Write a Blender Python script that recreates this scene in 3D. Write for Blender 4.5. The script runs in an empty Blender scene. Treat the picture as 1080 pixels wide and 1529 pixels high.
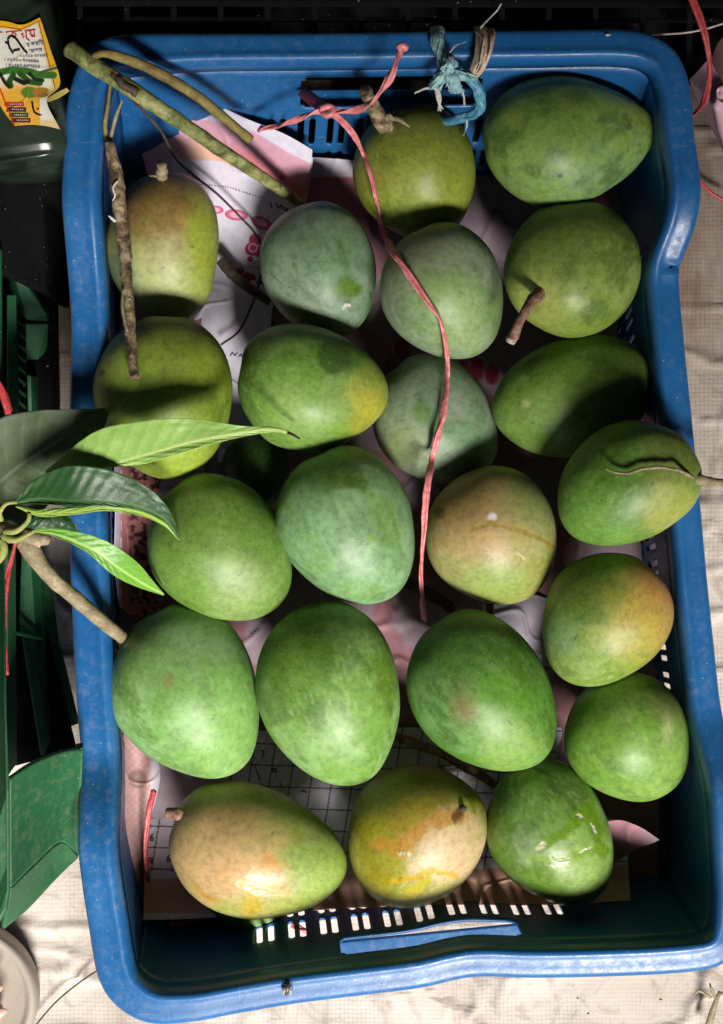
import bpy, bmesh, math, random
import numpy as np
from mathutils import Vector, Matrix, Euler
random.seed(7); rng = np.random.default_rng(7)
SC = bpy.context.scene
COL = SC.collection

# ------------------------------------------------------------------ camera
K = 4.667e-4            # metres per photo pixel and metre of distance
HC = 1.045              # camera height
cam_d = bpy.data.cameras.new("camera"); cam = bpy.data.objects.new("camera", cam_d); COL.objects.link(cam)
cam.location = (0, 0, HC); cam.rotation_euler = (0, 0, 0)
cam_d.sensor_fit = 'VERTICAL'
cam_d.sensor_height = 24; cam_d.lens = 12/(764.5*K)
cam_d.clip_start = 0.01; cam_d.clip_end = 100
SC.camera = cam

# ------------------------------------------------------------------ world, sun, exposure
SUN_EL, SUN_AZ = 46.5, 20.0        # elevation; degrees from the lower edge of the picture towards the right
SUN_STRENGTH, SKY_STRENGTH, EXPOSURE = 5.0, 0.05, 0.52
world = bpy.data.worlds.new("World"); SC.world = world; world.use_nodes = True
nt = world.node_tree; bg = nt.nodes['Background']; bg.inputs['Strength'].default_value = SKY_STRENGTH
sky = nt.nodes.new('ShaderNodeTexSky'); sky.sky_type = 'NISHITA'; sky.sun_disc = False
el, az = math.radians(SUN_EL), math.radians(SUN_AZ)
Ldir = Vector((math.sin(az)*math.cos(el), -math.cos(az)*math.cos(el), math.sin(el)))   # towards the sun
sky.sun_elevation = el; sky.sun_rotation = math.atan2(Ldir.x, Ldir.y)
nt.links.new(sky.outputs[0], bg.inputs[0])
sun_d = bpy.data.lights.new("sun", 'SUN'); sun_d.energy = SUN_STRENGTH; sun_d.angle = math.radians(18); sun_d.color = (1.0, 0.96, 0.9)
sun = bpy.data.objects.new("sun", sun_d); COL.objects.link(sun); sun.rotation_euler = Ldir.to_track_quat('Z', 'Y').to_euler()
SC.view_settings.view_transform = 'Standard'; SC.view_settings.look = 'None'
SC.view_settings.exposure = EXPOSURE; SC.view_settings.gamma = 1.0
SC.render.engine = 'CYCLES'; SC.cycles.max_bounces = 6

# ------------------------------------------------------------------ helpers
def S(z): return (HC - z)*K
def W(px, py, z):
    s = S(z); return np.array([(px-540)*s, -(py-764.5)*s, z])
def PX(P):
    s = (HC - P[..., 2])*K
    return 540 + P[..., 0]/s, 764.5 - P[..., 1]/s
def lin(c):
    c = np.asarray(c, float)/255.0
    return np.where(c <= 0.04045, c/12.92, ((c+0.055)/1.055)**2.4)
def _h(ix, iy, iz, seed):
    n = (ix*374761393 + iy*668265263 + iz*2147483647 + seed*1274126177) & 0xffffffff
    n = ((n ^ (n >> 13))*1274126177) & 0xffffffff
    n = ((n ^ (n >> 16))*2246822519) & 0xffffffff
    return ((n ^ (n >> 15)) & 0xffffff)/float(0xffffff)
def vnoise(P, seed=0):
    P = np.asarray(P, float); i = np.floor(P).astype(np.int64); f = P-i; f = f*f*(3-2*f)
    r = 0
    for a in (0, 1):
        for b in (0, 1):
            for c in (0, 1):
                w = (f[..., 0] if a else 1-f[..., 0])*(f[..., 1] if b else 1-f[..., 1])*(f[..., 2] if c else 1-f[..., 2])
                r = r + w*_h(i[..., 0]+a, i[..., 1]+b, i[..., 2]+c, seed)
    return r
def fbm(P, seed=0, o=4):
    P = np.asarray(P, float); r = 0; a = 0.5; t = 0
    for k in range(o):
        r = r + a*vnoise(P*(2**k)+k*17.3, seed+k); t += a; a *= 0.5
    return r/t
def sst(x, a, b):
    t = np.clip((x-a)/(b-a), 0, 1); return t*t*(3-2*t)
def cr(pts, n, closed=False):
    """Catmull-Rom through control points, resampled at n points evenly by length."""
    P = np.asarray(pts, float)
    if len(P) == 2 and not closed:
        t = np.linspace(0, 1, n)[:, None]; return P[0]*(1-t)+P[1]*t
    if closed: Q = np.vstack([P[-1], P, P[0], P[1]])
    else: Q = np.vstack([2*P[0]-P[1], P, 2*P[-1]-P[-2]])
    out = []; m = 24
    for i in range(1, len(Q)-2):
        t = np.linspace(0, 1, m, endpoint=False)[:, None]
        p0, p1, p2, p3 = Q[i-1], Q[i], Q[i+1], Q[i+2]
        out.append(0.5*((2*p1)+(-p0+p2)*t+(2*p0-5*p1+4*p2-p3)*t*t+(-p0+3*p1-3*p2+p3)*t**3))
    out = np.vstack(out+[Q[-2][None]])
    d = np.r_[0, np.cumsum(np.linalg.norm(np.diff(out, axis=0), axis=1))]
    q = np.linspace(0, d[-1], n+1)[:-1] if closed else np.linspace(0, d[-1], n)
    return np.stack([np.interp(q, d, out[:, k]) for k in range(out.shape[1])], axis=1)

def mesh_obj(name, V, F, mat=None, parent=None, smooth=True, col=None, attrs=None, uv=None):
    me = bpy.data.meshes.new(name)
    V = np.asarray(V, float).reshape(-1, 3)
    me.from_pydata(V.tolist(), [], [list(map(int, f)) for f in F])
    if smooth: me.polygons.foreach_set('use_smooth', [True]*len(me.polygons))
    if col is not None:
        a = me.color_attributes.new('Col', 'FLOAT_COLOR', 'POINT')
        c = np.ones((len(V), 4), np.float32); c[:, :3] = np.asarray(col).reshape(-1, 3); a.data.foreach_set('color', c.ravel())
    for k, v in (attrs or {}).items():
        a = me.attributes.new(k, 'FLOAT', 'POINT'); a.data.foreach_set('value', np.asarray(v, np.float32).ravel())
    if mat: me.materials.append(mat)
    me.update()
    o = bpy.data.objects.new(name, me); COL.objects.link(o)
    if parent is not None: o.parent = parent; o.matrix_parent_inverse = parent.matrix_world.inverted()
    return o
def grid_faces(n, m, wrap=False):
    """n rows by m columns; wrap closes the columns"""
    r = np.arange(n-1)[:, None]; mm = m if wrap else m-1; c = np.arange(mm)[None, :]
    a = r*m+c; b = r*m+(c+1) % m; return np.stack([a, b, b+m, a+m], -1).reshape(-1, 4)
def tag(o, label, cat, group=None, kind=None):
    if label: o['label'] = label
    if cat: o['category'] = cat
    if group: o['group'] = group
    if kind: o['kind'] = kind
    return o
def empty(name, loc):
    o = bpy.data.objects.new(name, None); COL.objects.link(o); o.location = tuple(loc); o.empty_display_size = 0.02
    bpy.context.view_layer.update(); return o
def tube_data(P, R, seg=10, flat=1.0, up=None, caps=True, rough=0.0, seed=1, twist=0.0):
    P = np.asarray(P, float); n = len(P); R = np.broadcast_to(np.asarray(R, float), (n,))
    T = np.gradient(P, axis=0); T /= np.linalg.norm(T, axis=1)[:, None]+1e-12
    up = np.array([0, 0, 1.0]) if up is None else np.asarray(up, float)
    A = np.cross(T, up); bad = np.linalg.norm(A, axis=1) < 1e-3; A[bad] = np.cross(T[bad], [1, 0, 0.01])
    A /= np.linalg.norm(A, axis=1)[:, None]; B = np.cross(A, T)
    th = np.linspace(0, 2*math.pi, seg, endpoint=False)
    tw = np.linspace(0, twist, n)[:, None]
    ca, sa = np.cos(th)[None], np.sin(th)[None]*flat
    c2 = ca*np.cos(tw)-sa*np.sin(tw); s2 = ca*np.sin(tw)+sa*np.cos(tw)
    V = P[:, None]+R[:, None, None]*(c2[..., None]*A[:, None]+s2[..., None]*B[:, None])
    if rough:
        nz = fbm(V/ (R.mean()*1.6), seed, 3)-0.5
        V = V+(V-P[:, None])*nz[..., None]*rough*2
    V = V.reshape(-1, 3); F = grid_faces(n, seg, True).tolist()
    if caps:
        k = len(V); V = np.vstack([V, P[0], P[-1]])
        F += [[k, (j+1) % seg, j] for j in range(seg)]
        F += [[k+1, (n-1)*seg+j, (n-1)*seg+(j+1) % seg] for j in range(seg)]
    return V, F
def join_data(L):
    V = []; F = []; k = 0
    for v, f in L:
        V.append(v); F += [[i+k for i in q] for q in f]; k += len(v)
    return np.vstack(V), F
def tube(name, pts, r, mat, parent=None, n=60, **kw):
    P = cr(pts, n)
    rr = np.interp(np.linspace(0, 1, n), np.linspace(0, 1, len(r)), r) if hasattr(r, '__len__') else r
    V, F = tube_data(P, rr, **kw); return mesh_obj(name, V, F, mat, parent)
def prism(poly, z0, z1):
    """plate from a list of xyz points, extruded by a vector"""
    P = np.asarray(poly, float); n = len(P); d = np.asarray(z1, float)
    V = np.vstack([P, P+d]); F = [list(range(n))[::-1], [i+n for i in range(n)]]+[[i, (i+1) % n, (i+1) % n+n, i+n] for i in range(n)]
    return V, F
def bevel(o, w, seg=2, ang=30):
    m = o.modifiers.new('bevel', 'BEVEL'); m.width = w; m.segments = seg; m.limit_method = 'ANGLE'; m.angle_limit = math.radians(ang)

# ------------------------------------------------------------------ materials
def new_mat(name):
    m = bpy.data.materials.new(name); m.use_nodes = True
    t = m.node_tree; b = t.nodes['Principled BSDF']; return m, t, b
def N(t, typ, **kw):
    n = t.nodes.new(typ)
    for k, v in kw.items():
        if k in n.inputs: n.inputs[k].default_value = v
        else: setattr(n, k, v)
    return n
def tex_noise(t, scale, detail=4, rough=0.55, vec=None, dist=0.0):
    n = N(t, 'ShaderNodeTexNoise'); n.inputs['Scale'].default_value = scale; n.inputs['Detail'].default_value = detail
    n.inputs['Roughness'].default_value = rough; n.inputs['Distortion'].default_value = dist
    if vec is not None: t.links.new(vec, n.inputs['Vector'])
    return n
def ramp(t, src, stops):
    r = t.nodes.new('ShaderNodeValToRGB'); e = r.color_ramp.elements
    while len(e) > 1: e.remove(e[-1])
    e[0].position = stops[0][0]; e[0].color = tuple(stops[0][1])+(1,) if len(stops[0][1]) == 3 else stops[0][1]
    for p, c in stops[1:]:
        x = e.new(p); x.color = tuple(c)+(1,)
    t.links.new(src, r.inputs[0]); return r
def mix(t, fac, a, b, mode='MIX'):
    m = t.nodes.new('ShaderNodeMix'); m.data_type = 'RGBA'; m.blend_type = mode
    for i, v in ((0, fac), (6, a), (7, b)):
        if hasattr(v, 'links') or isinstance(v, bpy.types.NodeSocket): t.links.new(v, m.inputs[i])
        else: m.inputs[i].default_value = v if i == 0 else (tuple(v)+(1,) if len(v) == 3 else v)
    return m.outputs[2]
def bump(t, b, h, strength=0.3, dist=0.001, prev=None):
    n = t.nodes.new('ShaderNodeBump'); n.inputs['Strength'].default_value = strength; n.inputs['Distance'].default_value = dist
    t.links.new(h, n.inputs['Height'])
    if prev is not None: t.links.new(prev, n.inputs['Normal'])
    t.links.new(n.outputs[0], b.inputs['Normal']); return n.outputs[0]
def gv(v): return (v, v, v)
def coord(t, scale=(1, 1, 1)):
    tc = t.nodes.new('ShaderNodeTexCoord'); mp = t.nodes.new('ShaderNodeMapping'); mp.inputs['Scale'].default_value = scale
    t.links.new(tc.outputs['Object'], mp.inputs[0]); return mp.outputs[0]

def plastic(name, c, c2, dust=(0.30, 0.33, 0.34), rough=0.42, dust_amt=0.5):
    m, t, b = new_mat(name); v = coord(t)
    n1 = tex_noise(t, 14, 5, 0.6, v); base = mix(t, ramp(t, n1.outputs[0], [(0.3, gv(0)), (0.72, gv(1))]).outputs[0], c, c2)
    n2 = tex_noise(t, 170, 8, 0.75, v, 0.15)         # worn chalky patches
    n3 = tex_noise(t, 9, 3, 0.5, v)
    mm = t.nodes.new('ShaderNodeMath'); mm.operation = 'MULTIPLY'
    r2 = ramp(t, n2.outputs[0], [(0.50, gv(0)), (0.78, gv(1))]); r3 = ramp(t, n3.outputs[0], [(0.42, gv(0)), (0.66, gv(1))])
    t.links.new(r2.outputs[0], mm.inputs[0]); t.links.new(r3.outputs[0], mm.inputs[1])
    m2 = t.nodes.new('ShaderNodeMath'); m2.operation = 'MULTIPLY'; t.links.new(mm.outputs[0], m2.inputs[0]); m2.inputs[1].default_value = dust_amt
    base = mix(t, m2.outputs[0], base, dust)
    # hair scratches
    for sc, sd in (((900, 25, 60), 0.0), ((35, 800, 60), 3.0)):
        vv = coord(t, sc); w = tex_noise(t, 1.0, 2, 0.5, vv, 0.3)
        rs = ramp(t, w.outputs[0], [(0.735, gv(0)), (0.765, gv(0.3))]); base = mix(t, rs.outputs[0], base, dust)
    sp = tex_noise(t, 420, 2, 0.5, v); rsp = ramp(t, sp.outputs[0], [(0.73, gv(0)), (0.77, gv(0.6))]); base = mix(t, rsp.outputs[0], base, (0.5, 0.5, 0.48))
    t.links.new(base, b.inputs['Base Color'])
    rr = ramp(t, n2.outputs[0], [(0.3, gv(rough-0.06)), (0.75, gv(rough+0.25))]); t.links.new(rr.outputs[0], b.inputs['Roughness'])
    bump(t, b, n2.outputs[0], 0.25, 0.0006)
    return m

BLUE = plastic('blue_plastic', (0.010, 0.092, 0.27), (0.018, 0.130, 0.34), rough=0.29, dust_amt=0.42)
GREEN = plastic('green_plastic', (0.008, 0.075, 0.026), (0.014, 0.115, 0.038), dust=(0.20, 0.20, 0.11), rough=0.5, dust_amt=0.55)
BLACK = plastic('black_plastic', (0.0025, 0.0025, 0.003), (0.004, 0.004, 0.0045), dust=(0.012, 0.010, 0.010), rough=0.85, dust_amt=0.3)
BLACK.node_tree.nodes['Principled BSDF'].inputs['Specular IOR Level'].default_value = 0.12

def mango_mat():
    m, t, b = new_mat('mango_skin'); v = coord(t)
    ca = N(t, 'ShaderNodeAttribute', attribute_name='Col')
    n1 = tex_noise(t, 260, 6, 0.7, v); d1 = ramp(t, n1.outputs[0], [(0.30, gv(0.66)), (0.52, gv(1.0)), (0.75, gv(1.18))])
    base = mix(t, 1.0, ca.outputs['Color'], d1.outputs[0], 'MULTIPLY')
    n2 = tex_noise(t, 750, 2, 0.5, v)          # pale lenticels
    r2 = ramp(t, n2.outputs[0], [(0.61, gv(0)), (0.72, gv(0.28))]); base = mix(t, r2.outputs[0], base, (0.42, 0.48, 0.22))
    n3 = tex_noise(t, 150, 3, 0.6, v); r3 = ramp(t, n3.outputs[0], [(0.765, gv(0)), (0.80, gv(0.7))]); base = mix(t, r3.outputs[0], base, (0.05, 0.05, 0.015))
    t.links.new(base, b.inputs['Base Color'])
    wa = N(t, 'ShaderNodeAttribute', attribute_name='wet')
    n4 = tex_noise(t, 40, 4, 0.6, v); rr = ramp(t, n4.outputs[0], [(0.3, gv(0.40)), (0.7, gv(0.54))])
    rg = mix(t, wa.outputs['Fac'], rr.outputs[0], gv(0.10)); t.links.new(rg, b.inputs['Roughness'])
    b.inputs['Specular IOR Level'].default_value = 0.42
    b.inputs['Subsurface Weight'].default_value = 0.0
    h1 = bump(t, b, n1.outputs[0], 0.10, 0.0006)
    ha = N(t, 'ShaderNodeAttribute', attribute_name='hgt'); bump(t, b, ha.outputs['Fac'], 0.9, 0.0012, h1)
    return m
MANGO = mango_mat()

def attr_mat(name, rough=0.6, trans=0.0, fine=0.12, fscale=500, spec=0.3, bmp=0.2, sheen=None):
    m, t, b = new_mat(name); v = coord(t)
    ca = N(t, 'ShaderNodeAttribute', attribute_name='Col')
    n1 = tex_noise(t, fscale, 4, 0.6, v); d = ramp(t, n1.outputs[0], [(0.3, gv(1-fine)), (0.7, gv(1+fine*0.5))])
    base = mix(t, 1.0, ca.outputs['Color'], d.outputs[0], 'MULTIPLY'); t.links.new(base, b.inputs['Base Color'])
    b.inputs['Roughness'].default_value = rough; b.inputs['Specular IOR Level'].default_value = spec
    bump(t, b, n1.outputs[0], bmp, 0.0004)
    if trans:
        tr = t.nodes.new('ShaderNodeBsdfTranslucent'); t.links.new(base, tr.inputs[0]); ms = t.nodes.new('ShaderNodeMixShader'); ms.inputs[0].default_value = trans
        out = t.nodes['Material Output']; t.links.new(b.outputs[0], ms.inputs[1]); t.links.new(tr.outputs[0], ms.inputs[2]); t.links.new(ms.outputs[0], out.inputs[0])
    return m
PAPER = attr_mat('printed_paper', 0.55, 0.0, 0.06, 300, 0.3, 0.15)
LEAF = attr_mat('leaf_skin', 0.38, 0.25, 0.12, 700, 0.45, 0.3)
LABEL = attr_mat('glossy_label', 0.3, 0.0, 0.05, 400, 0.5, 0.1)
def bark(name, stops, scale=120, rough=0.7, stretch=(1, 1, 1), bs=0.6):
    m, t, b = new_mat(name); v = coord(t, stretch)
    n1 = tex_noise(t, scale, 6, 0.65, v, 0.4); r = ramp(t, n1.outputs[0], stops); n2 = tex_noise(t, scale*5, 3, 0.6, v)
    d = ramp(t, n2.outputs[0], [(0.3, gv(0.7)), (0.7, gv(1.15))]); t.links.new(mix(t, 1.0, r.outputs[0], d.outputs[0], 'MULTIPLY'), b.inputs['Base Color'])
    b.inputs['Roughness'].default_value = rough; bump(t, b, n1.outputs[0], bs, 0.0015); return m
BARK_GREEN = bark('green_bark', [(0.34, (0.07, 0.075, 0.02)), (0.48, (0.19, 0.21, 0.055)), (0.62, (0.36, 0.36, 0.15))], 110)
BARK_OCHRE = bark('ochre_bark', [(0.3, (0.13, 0.085, 0.02)), (0.52, (0.25, 0.19, 0.045)), (0.7, (0.30, 0.27, 0.10))], 90)
BARK_BROWN = bark('brown_bark', [(0.36, (0.04, 0.026, 0.015)), (0.5, (0.17, 0.115, 0.06)), (0.62, (0.40, 0.31, 0.18))], 150)
BARK_TAN = bark('tan_bark', [(0.3, (0.15, 0.11, 0.06)), (0.5, (0.27, 0.22, 0.12)), (0.7, (0.42, 0.33, 0.22))], 90)
BARK_DARK = bark('dark_bark', [(0.3, (0.025, 0.018, 0.012)), (0.55, (0.07, 0.045, 0.03)), (0.75, (0.16, 0.10, 0.07))], 150)
STEM_PINK = bark('red_brown_stem', [(0.3, (0.09, 0.04, 0.025)), (0.5, (0.22, 0.11, 0.075)), (0.7, (0.42, 0.26, 0.17))], 220)
def fibre(name, c1, c2, rough=0.5, trans=0.15):
    m, t, b = new_mat(name); v = coord(t); n1 = tex_noise(t, 260, 5, 0.6, v); r = ramp(t, n1.outputs[0], [(0.3, c1), (0.7, c2)])
    t.links.new(r.outputs[0], b.inputs['Base Color']); b.inputs['Roughness'].default_value = rough; bump(t, b, n1.outputs[0], 0.6, 0.0008); return m
PINK = fibre('pink_plastic_string', (0.58, 0.11, 0.12), (0.84, 0.32, 0.32), 0.38)
REDC = fibre('red_cord', (0.32, 0.02, 0.025), (0.55, 0.08, 0.08), 0.4)
TEAL = fibre('teal_raffia', (0.12, 0.30, 0.33), (0.42, 0.62, 0.62), 0.45)
TEALB = fibre('teal_blue_raffia', (0.04, 0.19, 0.30), (0.14, 0.38, 0.48), 0.42)
CREAM = fibre('cream_strip', (0.42, 0.31, 0.23), (0.74, 0.60, 0.48), 0.5)
FIBW = fibre('pale_fibre', (0.42, 0.40, 0.34), (0.68, 0.64, 0.55), 0.5)
def flat(name, c, rough=0.5):
    m, t, b = new_mat(name); v = coord(t); n1 = tex_noise(t, 200, 4, 0.6, v); c = np.array(c)
    r = ramp(t, n1.outputs[0], [(0.3, tuple(c*0.82)), (0.7, tuple(np.minimum(c*1.15, 1)))]); t.links.new(r.outputs[0], b.inputs['Base Color'])
    b.inputs['Roughness'].default_value = rough; return m

# ------------------------------------------------------------------ the ground: a worn woven sack laid flat
def ground():
    m, t, b = new_mat('woven_sack')
    v = coord(t)
    big = tex_noise(t, 7, 5, 0.6, v, 0.5); mid = tex_noise(t, 40, 6, 0.65, v, 0.8)
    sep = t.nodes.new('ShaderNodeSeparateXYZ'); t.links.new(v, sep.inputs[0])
    yr = ramp(t, sep.outputs['Y'], [(0.0, gv(0)), (0.16, gv(1))])      # brown dirt mixed with painted shade: sack darkens towards the top
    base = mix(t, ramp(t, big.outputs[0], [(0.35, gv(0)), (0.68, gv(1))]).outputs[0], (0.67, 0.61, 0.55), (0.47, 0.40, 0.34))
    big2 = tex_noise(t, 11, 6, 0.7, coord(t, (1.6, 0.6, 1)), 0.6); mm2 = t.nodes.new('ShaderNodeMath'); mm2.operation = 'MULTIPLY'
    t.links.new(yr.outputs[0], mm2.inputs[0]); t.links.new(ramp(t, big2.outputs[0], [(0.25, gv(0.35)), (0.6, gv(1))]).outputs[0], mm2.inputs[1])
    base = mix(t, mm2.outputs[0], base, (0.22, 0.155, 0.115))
    base = mix(t, ramp(t, mid.outputs[0], [(0.50, gv(0)), (0.78, gv(0.8))]).outputs[0], base, (0.20, 0.14, 0.10))
    # slanting dirty creases
    vc = coord(t, (10, 55, 10)); cr_ = tex_noise(t, 1.0, 4, 0.6, vc, 1.2)
    base = mix(t, ramp(t, cr_.outputs[0], [(0.62, gv(0)), (0.70, gv(0.6))]).outputs[0], base, (0.16, 0.11, 0.08))
    vd = coord(t, (60, 9, 10)); cd = tex_noise(t, 1.0, 4, 0.6, vd, 1.2)
    base = mix(t, ramp(t, cd.outputs[0], [(0.64, gv(0)), (0.72, gv(0.45))]).outputs[0], base, (0.18, 0.12, 0.09))
    # the weave
    wx = N(t, 'ShaderNodeTexWave', wave_type='BANDS', bands_direction='X'); wx.inputs['Scale'].default_value = 100; wx.inputs['Distortion'].default_value = 2.2; wx.inputs['Detail'].default_value = 2; wx.inputs['Detail Scale'].default_value = 0.6
    wy = N(t, 'ShaderNodeTexWave', wave_type='BANDS', bands_direction='Y'); wy.inputs['Scale'].default_value = 100; wy.inputs['Distortion'].default_value = 2.2; wy.inputs['Detail'].default_value = 2; wy.inputs['Detail Scale'].default_value = 0.6
    t.links.new(v, wx.inputs[0]); t.links.new(v, wy.inputs[0])
    rx = ramp(t, wx.outputs[1], [(0.0, gv(0.86)), (0.5, gv(1))]); ry = ramp(t, wy.outputs[1], [(0.0, gv(0.84)), (0.5, gv(1))])
    wv = mix(t, 1.0, rx.outputs[0], ry.outputs[0], 'MULTIPLY')
    msk = ramp(t, tex_noise(t, 14, 3, 0.5, v).outputs[0], [(0.40, gv(0.1)), (0.62, gv(1))])
    wv2 = mix(t, msk.outputs[0], (1, 1, 1), wv); base = mix(t, 1.0, base, wv2, 'MULTIPLY')
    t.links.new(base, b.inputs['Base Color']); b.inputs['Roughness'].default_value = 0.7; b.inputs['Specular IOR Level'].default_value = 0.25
    h = bump(t, b, wv, 0.35, 0.0008); bump(t, b, mid.outputs[0], 0.5, 0.002, h)
    n = 420; xs = np.linspace(-0.55, 0.55, n); ys = np.linspace(-0.62, 0.62, n)
    X, Y = np.meshgrid(xs, ys); P = np.stack([X, Y, X*0], -1)
    Z = (fbm(P*[9, 9, 1], 3, 4)-0.5)*0.008
    r1 = np.abs(fbm(P*[7, 22, 1], 11, 3)-0.5); Z += 0.0034*np.exp(-(r1/0.022)**2)
    r2 = np.abs(fbm(P*[24, 8, 1], 19, 3)-0.5); Z += 0.0024*np.exp(-(r2/0.024)**2)
    P[..., 2] = Z-0.006
    # skirt of coarser ground out to far beyond the frame
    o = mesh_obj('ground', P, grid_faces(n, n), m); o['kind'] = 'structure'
    V = [(-6, -6, -0.012), (6, -6, -0.012), (6, 6, -0.012), (-6, 6, -0.012)]
    m2 = flat('packed_earth', (0.22, 0.17, 0.13), 0.9)
    g = mesh_obj('pavement', V, [(0, 1, 2, 3)], m2); g['kind'] = 'structure'
ground()

# unseen cloth canopy added overhead to hold off sky light and shade the scene
def added_awning():
    m, t, b = new_mat('added_awning_cloth'); n1 = tex_noise(t, 6, 4, .6, coord(t)); r = ramp(t, n1.outputs[0], [(.3, (.03,.032,.035)), (.7, (.05,.052,.055))]); t.links.new(r.outputs[0], b.inputs['Base Color']); b.inputs['Roughness'].default_value = .9
    A = np.array([-3.0, 0.75, 2.0]); B_ = np.array([2.6, -2.45, 2.0])
    U = np.linspace(0, 1, 30)[:, None]; edge = A*(1-U)+B_*U; far = np.array([-3.0, 3.2, 1.75])*(1-U)+np.array([3.2, 3.2, 1.75])*U
    edge[:, 1] = np.interp(edge[:, 0], [-3, -.2, .35, .8, 1.3, 2.6], AWN); rows_ = [edge*(1-v)+far*v for v in np.linspace(0, 1, 24)]
    P = np.stack(rows_); P[..., 2] += (fbm(P*[1.5, 1.5, 1], 8, 3)-.5)*.12
    L = [(P.reshape(-1, 3), grid_faces(24, 30).tolist())]
    for Qd in (P[-1], P[:, 0], P[:, -1]):      # added drops at the back and both sides to cut more fill
        dr = np.stack([Qd*np.array([1, 1, f]) for f in np.linspace(1, 0.02, 10)]); dr[..., 0] += (fbm(dr*3, 4, 2)-.5)*.1; dr[..., 1] += (fbm(dr*3, 5, 2)-.5)*.1; L.append((dr.reshape(-1, 3), grid_faces(10, dr.shape[1]).tolist()))
    Va, Fa = join_data(L); o = mesh_obj('added_awning', Va, Fa, m); so = o.modifiers.new('solid', 'SOLIDIFY'); so.thickness = .003; o['kind'] = 'structure'
AWN = [-1.15, -1.17, -1.28, -1.58, -1.85, -2.2]  # front edge slanted so the added cloth shades the top right
added_awning()

# ------------------------------------------------------------------ the blue crate
OUT = [(150,62,1),(200,53,1),(330,52,1),(480,51,1),(640,49,1),(800,47,1),(920,46,1),(975,55,1),(1010,82,1),(1028,130,1),(1035,200,1),(1044,278,1),
       (1036,335,.75),(1014,395,.2),(1012,430,0),(1018,500,0),(1030,620,0),(1042,740,0),(1052,850,0),(1062,950,0),(1074,1055,0),(1090,1120,.4),
       (1104,1180,.85),(1110,1260,1),(1113,1350,1),(1104,1408,1),(1078,1438,1),(1030,1449,1),(930,1455,1),(800,1458,1),(720,1456,1),(680,1461,1),(627,1473,1),(540,1484,1),(443,1496,1),
       (360,1510,1),(290,1523,1),(225,1526,1),(178,1503,1),(150,1462,1),(136,1390,1),(120,1277,1),(121,1215,.7),(124,1140,.05),(118,1060,0),(112,950,0),(108,850,0),
       (106,760,0),(106,640,0),(108,560,0),(109,480,0.05),(104,410,.35),(97,330,.85),(95,280,1),(99,200,1),(103,150,1),(114,108,1),(130,78,1)]
ZL, ZH = 0.130, 0.152
NS = 640
loop = cr([(a, b, c) for a, b, c in OUT], NS, closed=True)
zr = ZL+(ZH-ZL)*np.clip(loop[:, 2], 0, 1)
outer = np.array([W(a, b, z) for (a, b, _), z in zip(loop, zr)])
wpx, wpy = PX(outer)
LIPW = 1+0.22*(1-sst(wpx, 160, 330))
for _ in range(20): LIPW = (np.roll(LIPW, 1)+LIPW+np.roll(LIPW, -1))/3
def inset(L, d):
    T = np.roll(L, -1, 0)-np.roll(L, 1, 0); T = T[:, :2]/np.linalg.norm(T[:, :2], axis=1)[:, None]
    Nn = np.stack([T[:, 1], -T[:, 0]], 1)     # stations run clockwise in plan: inward is to the right
    for _ in range(6): Nn = (np.roll(Nn, 1, 0)+Nn*2+np.roll(Nn, -1, 0)); Nn /= np.linalg.norm(Nn, axis=1)[:, None]
    Q = L.copy(); Q[:, :2] += Nn*(d*LIPW)[:, None]; return Q
PROF = [(0.0, -17), (-0.1, -11), (0, -5), (0.3, -2.2), (1.2, -1.0), (3.0, -0.6), (6, -0.3), (9.5, 0.1), (12, 0.7), (13.4, 1.5), (14.2, 1.7), (15.0, 1.3), (16.2, -1.2), (17.0, -4.0), (17.6, -11)]
crate = empty('blue_crate', (0.02, 0, 0.0))
tag(crate, 'worn blue plastic crate full of green mangoes on the sack', 'crate')
rows = []
for d, dz in PROF:
    q = inset(outer, d*0.001); q[:, 2] += dz*0.001; rows.append(q)
R = np.stack(rows)      # profile x stations
# hand wear: the lip wobbles a little
nzz = (fbm(R*[30, 30, 30], 5, 3)-0.5)*0.0012; R[..., 2] += nzz
# a crack in the lip on the right
px_, py_ = PX(R); crackm = np.exp(-((py_-397)/3.0)**2)*(px_ > 985); R[..., 2] -= 0.006*crackm
V = R.reshape(-1, 3); F = grid_faces(len(PROF), NS, True)
rim = mesh_obj('rim', V, F, BLUE, crate); sm = rim.modifiers.new('solid', 'SOLIDIFY'); sm.thickness = 0.0018; sm.offset = -1
inner = R[-1].copy()
FZ = 0.036
def floor_pt(P):
    Q = P.copy(); x, y = P[:, 0], P[:, 1]
    ymax, ymin = inner[:, 1].max(), inner[:, 1].min(); xmax, xmin = inner[:, 0].max(), inner[:, 0].min()
    ty = (y-ymin)/(ymax-ymin); Q[:, 1] = (ymin+0.015)+ty*((ymax-0.042)-(ymin+0.015))
    tx = (x-xmin)/(xmax-xmin); Q[:, 0] = (xmin-0.010)+tx*((xmax-0.005)-(xmin-0.010))
    Q[:, 2] = FZ; return Q
ipx, ipy = PX(inner)
def nearest(px, py): return int(np.argmin((ipx-px)**2+(ipy-py)**2))
cs = [nearest(175, 120), nearest(985, 110), nearest(1050, 1400), nearest(190, 1450)]     # TL TR BR BL
def seg_idx(a, b): return np.arange(a, b+1) if b > a else np.r_[np.arange(a, NS), np.arange(0, b+1)]
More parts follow.
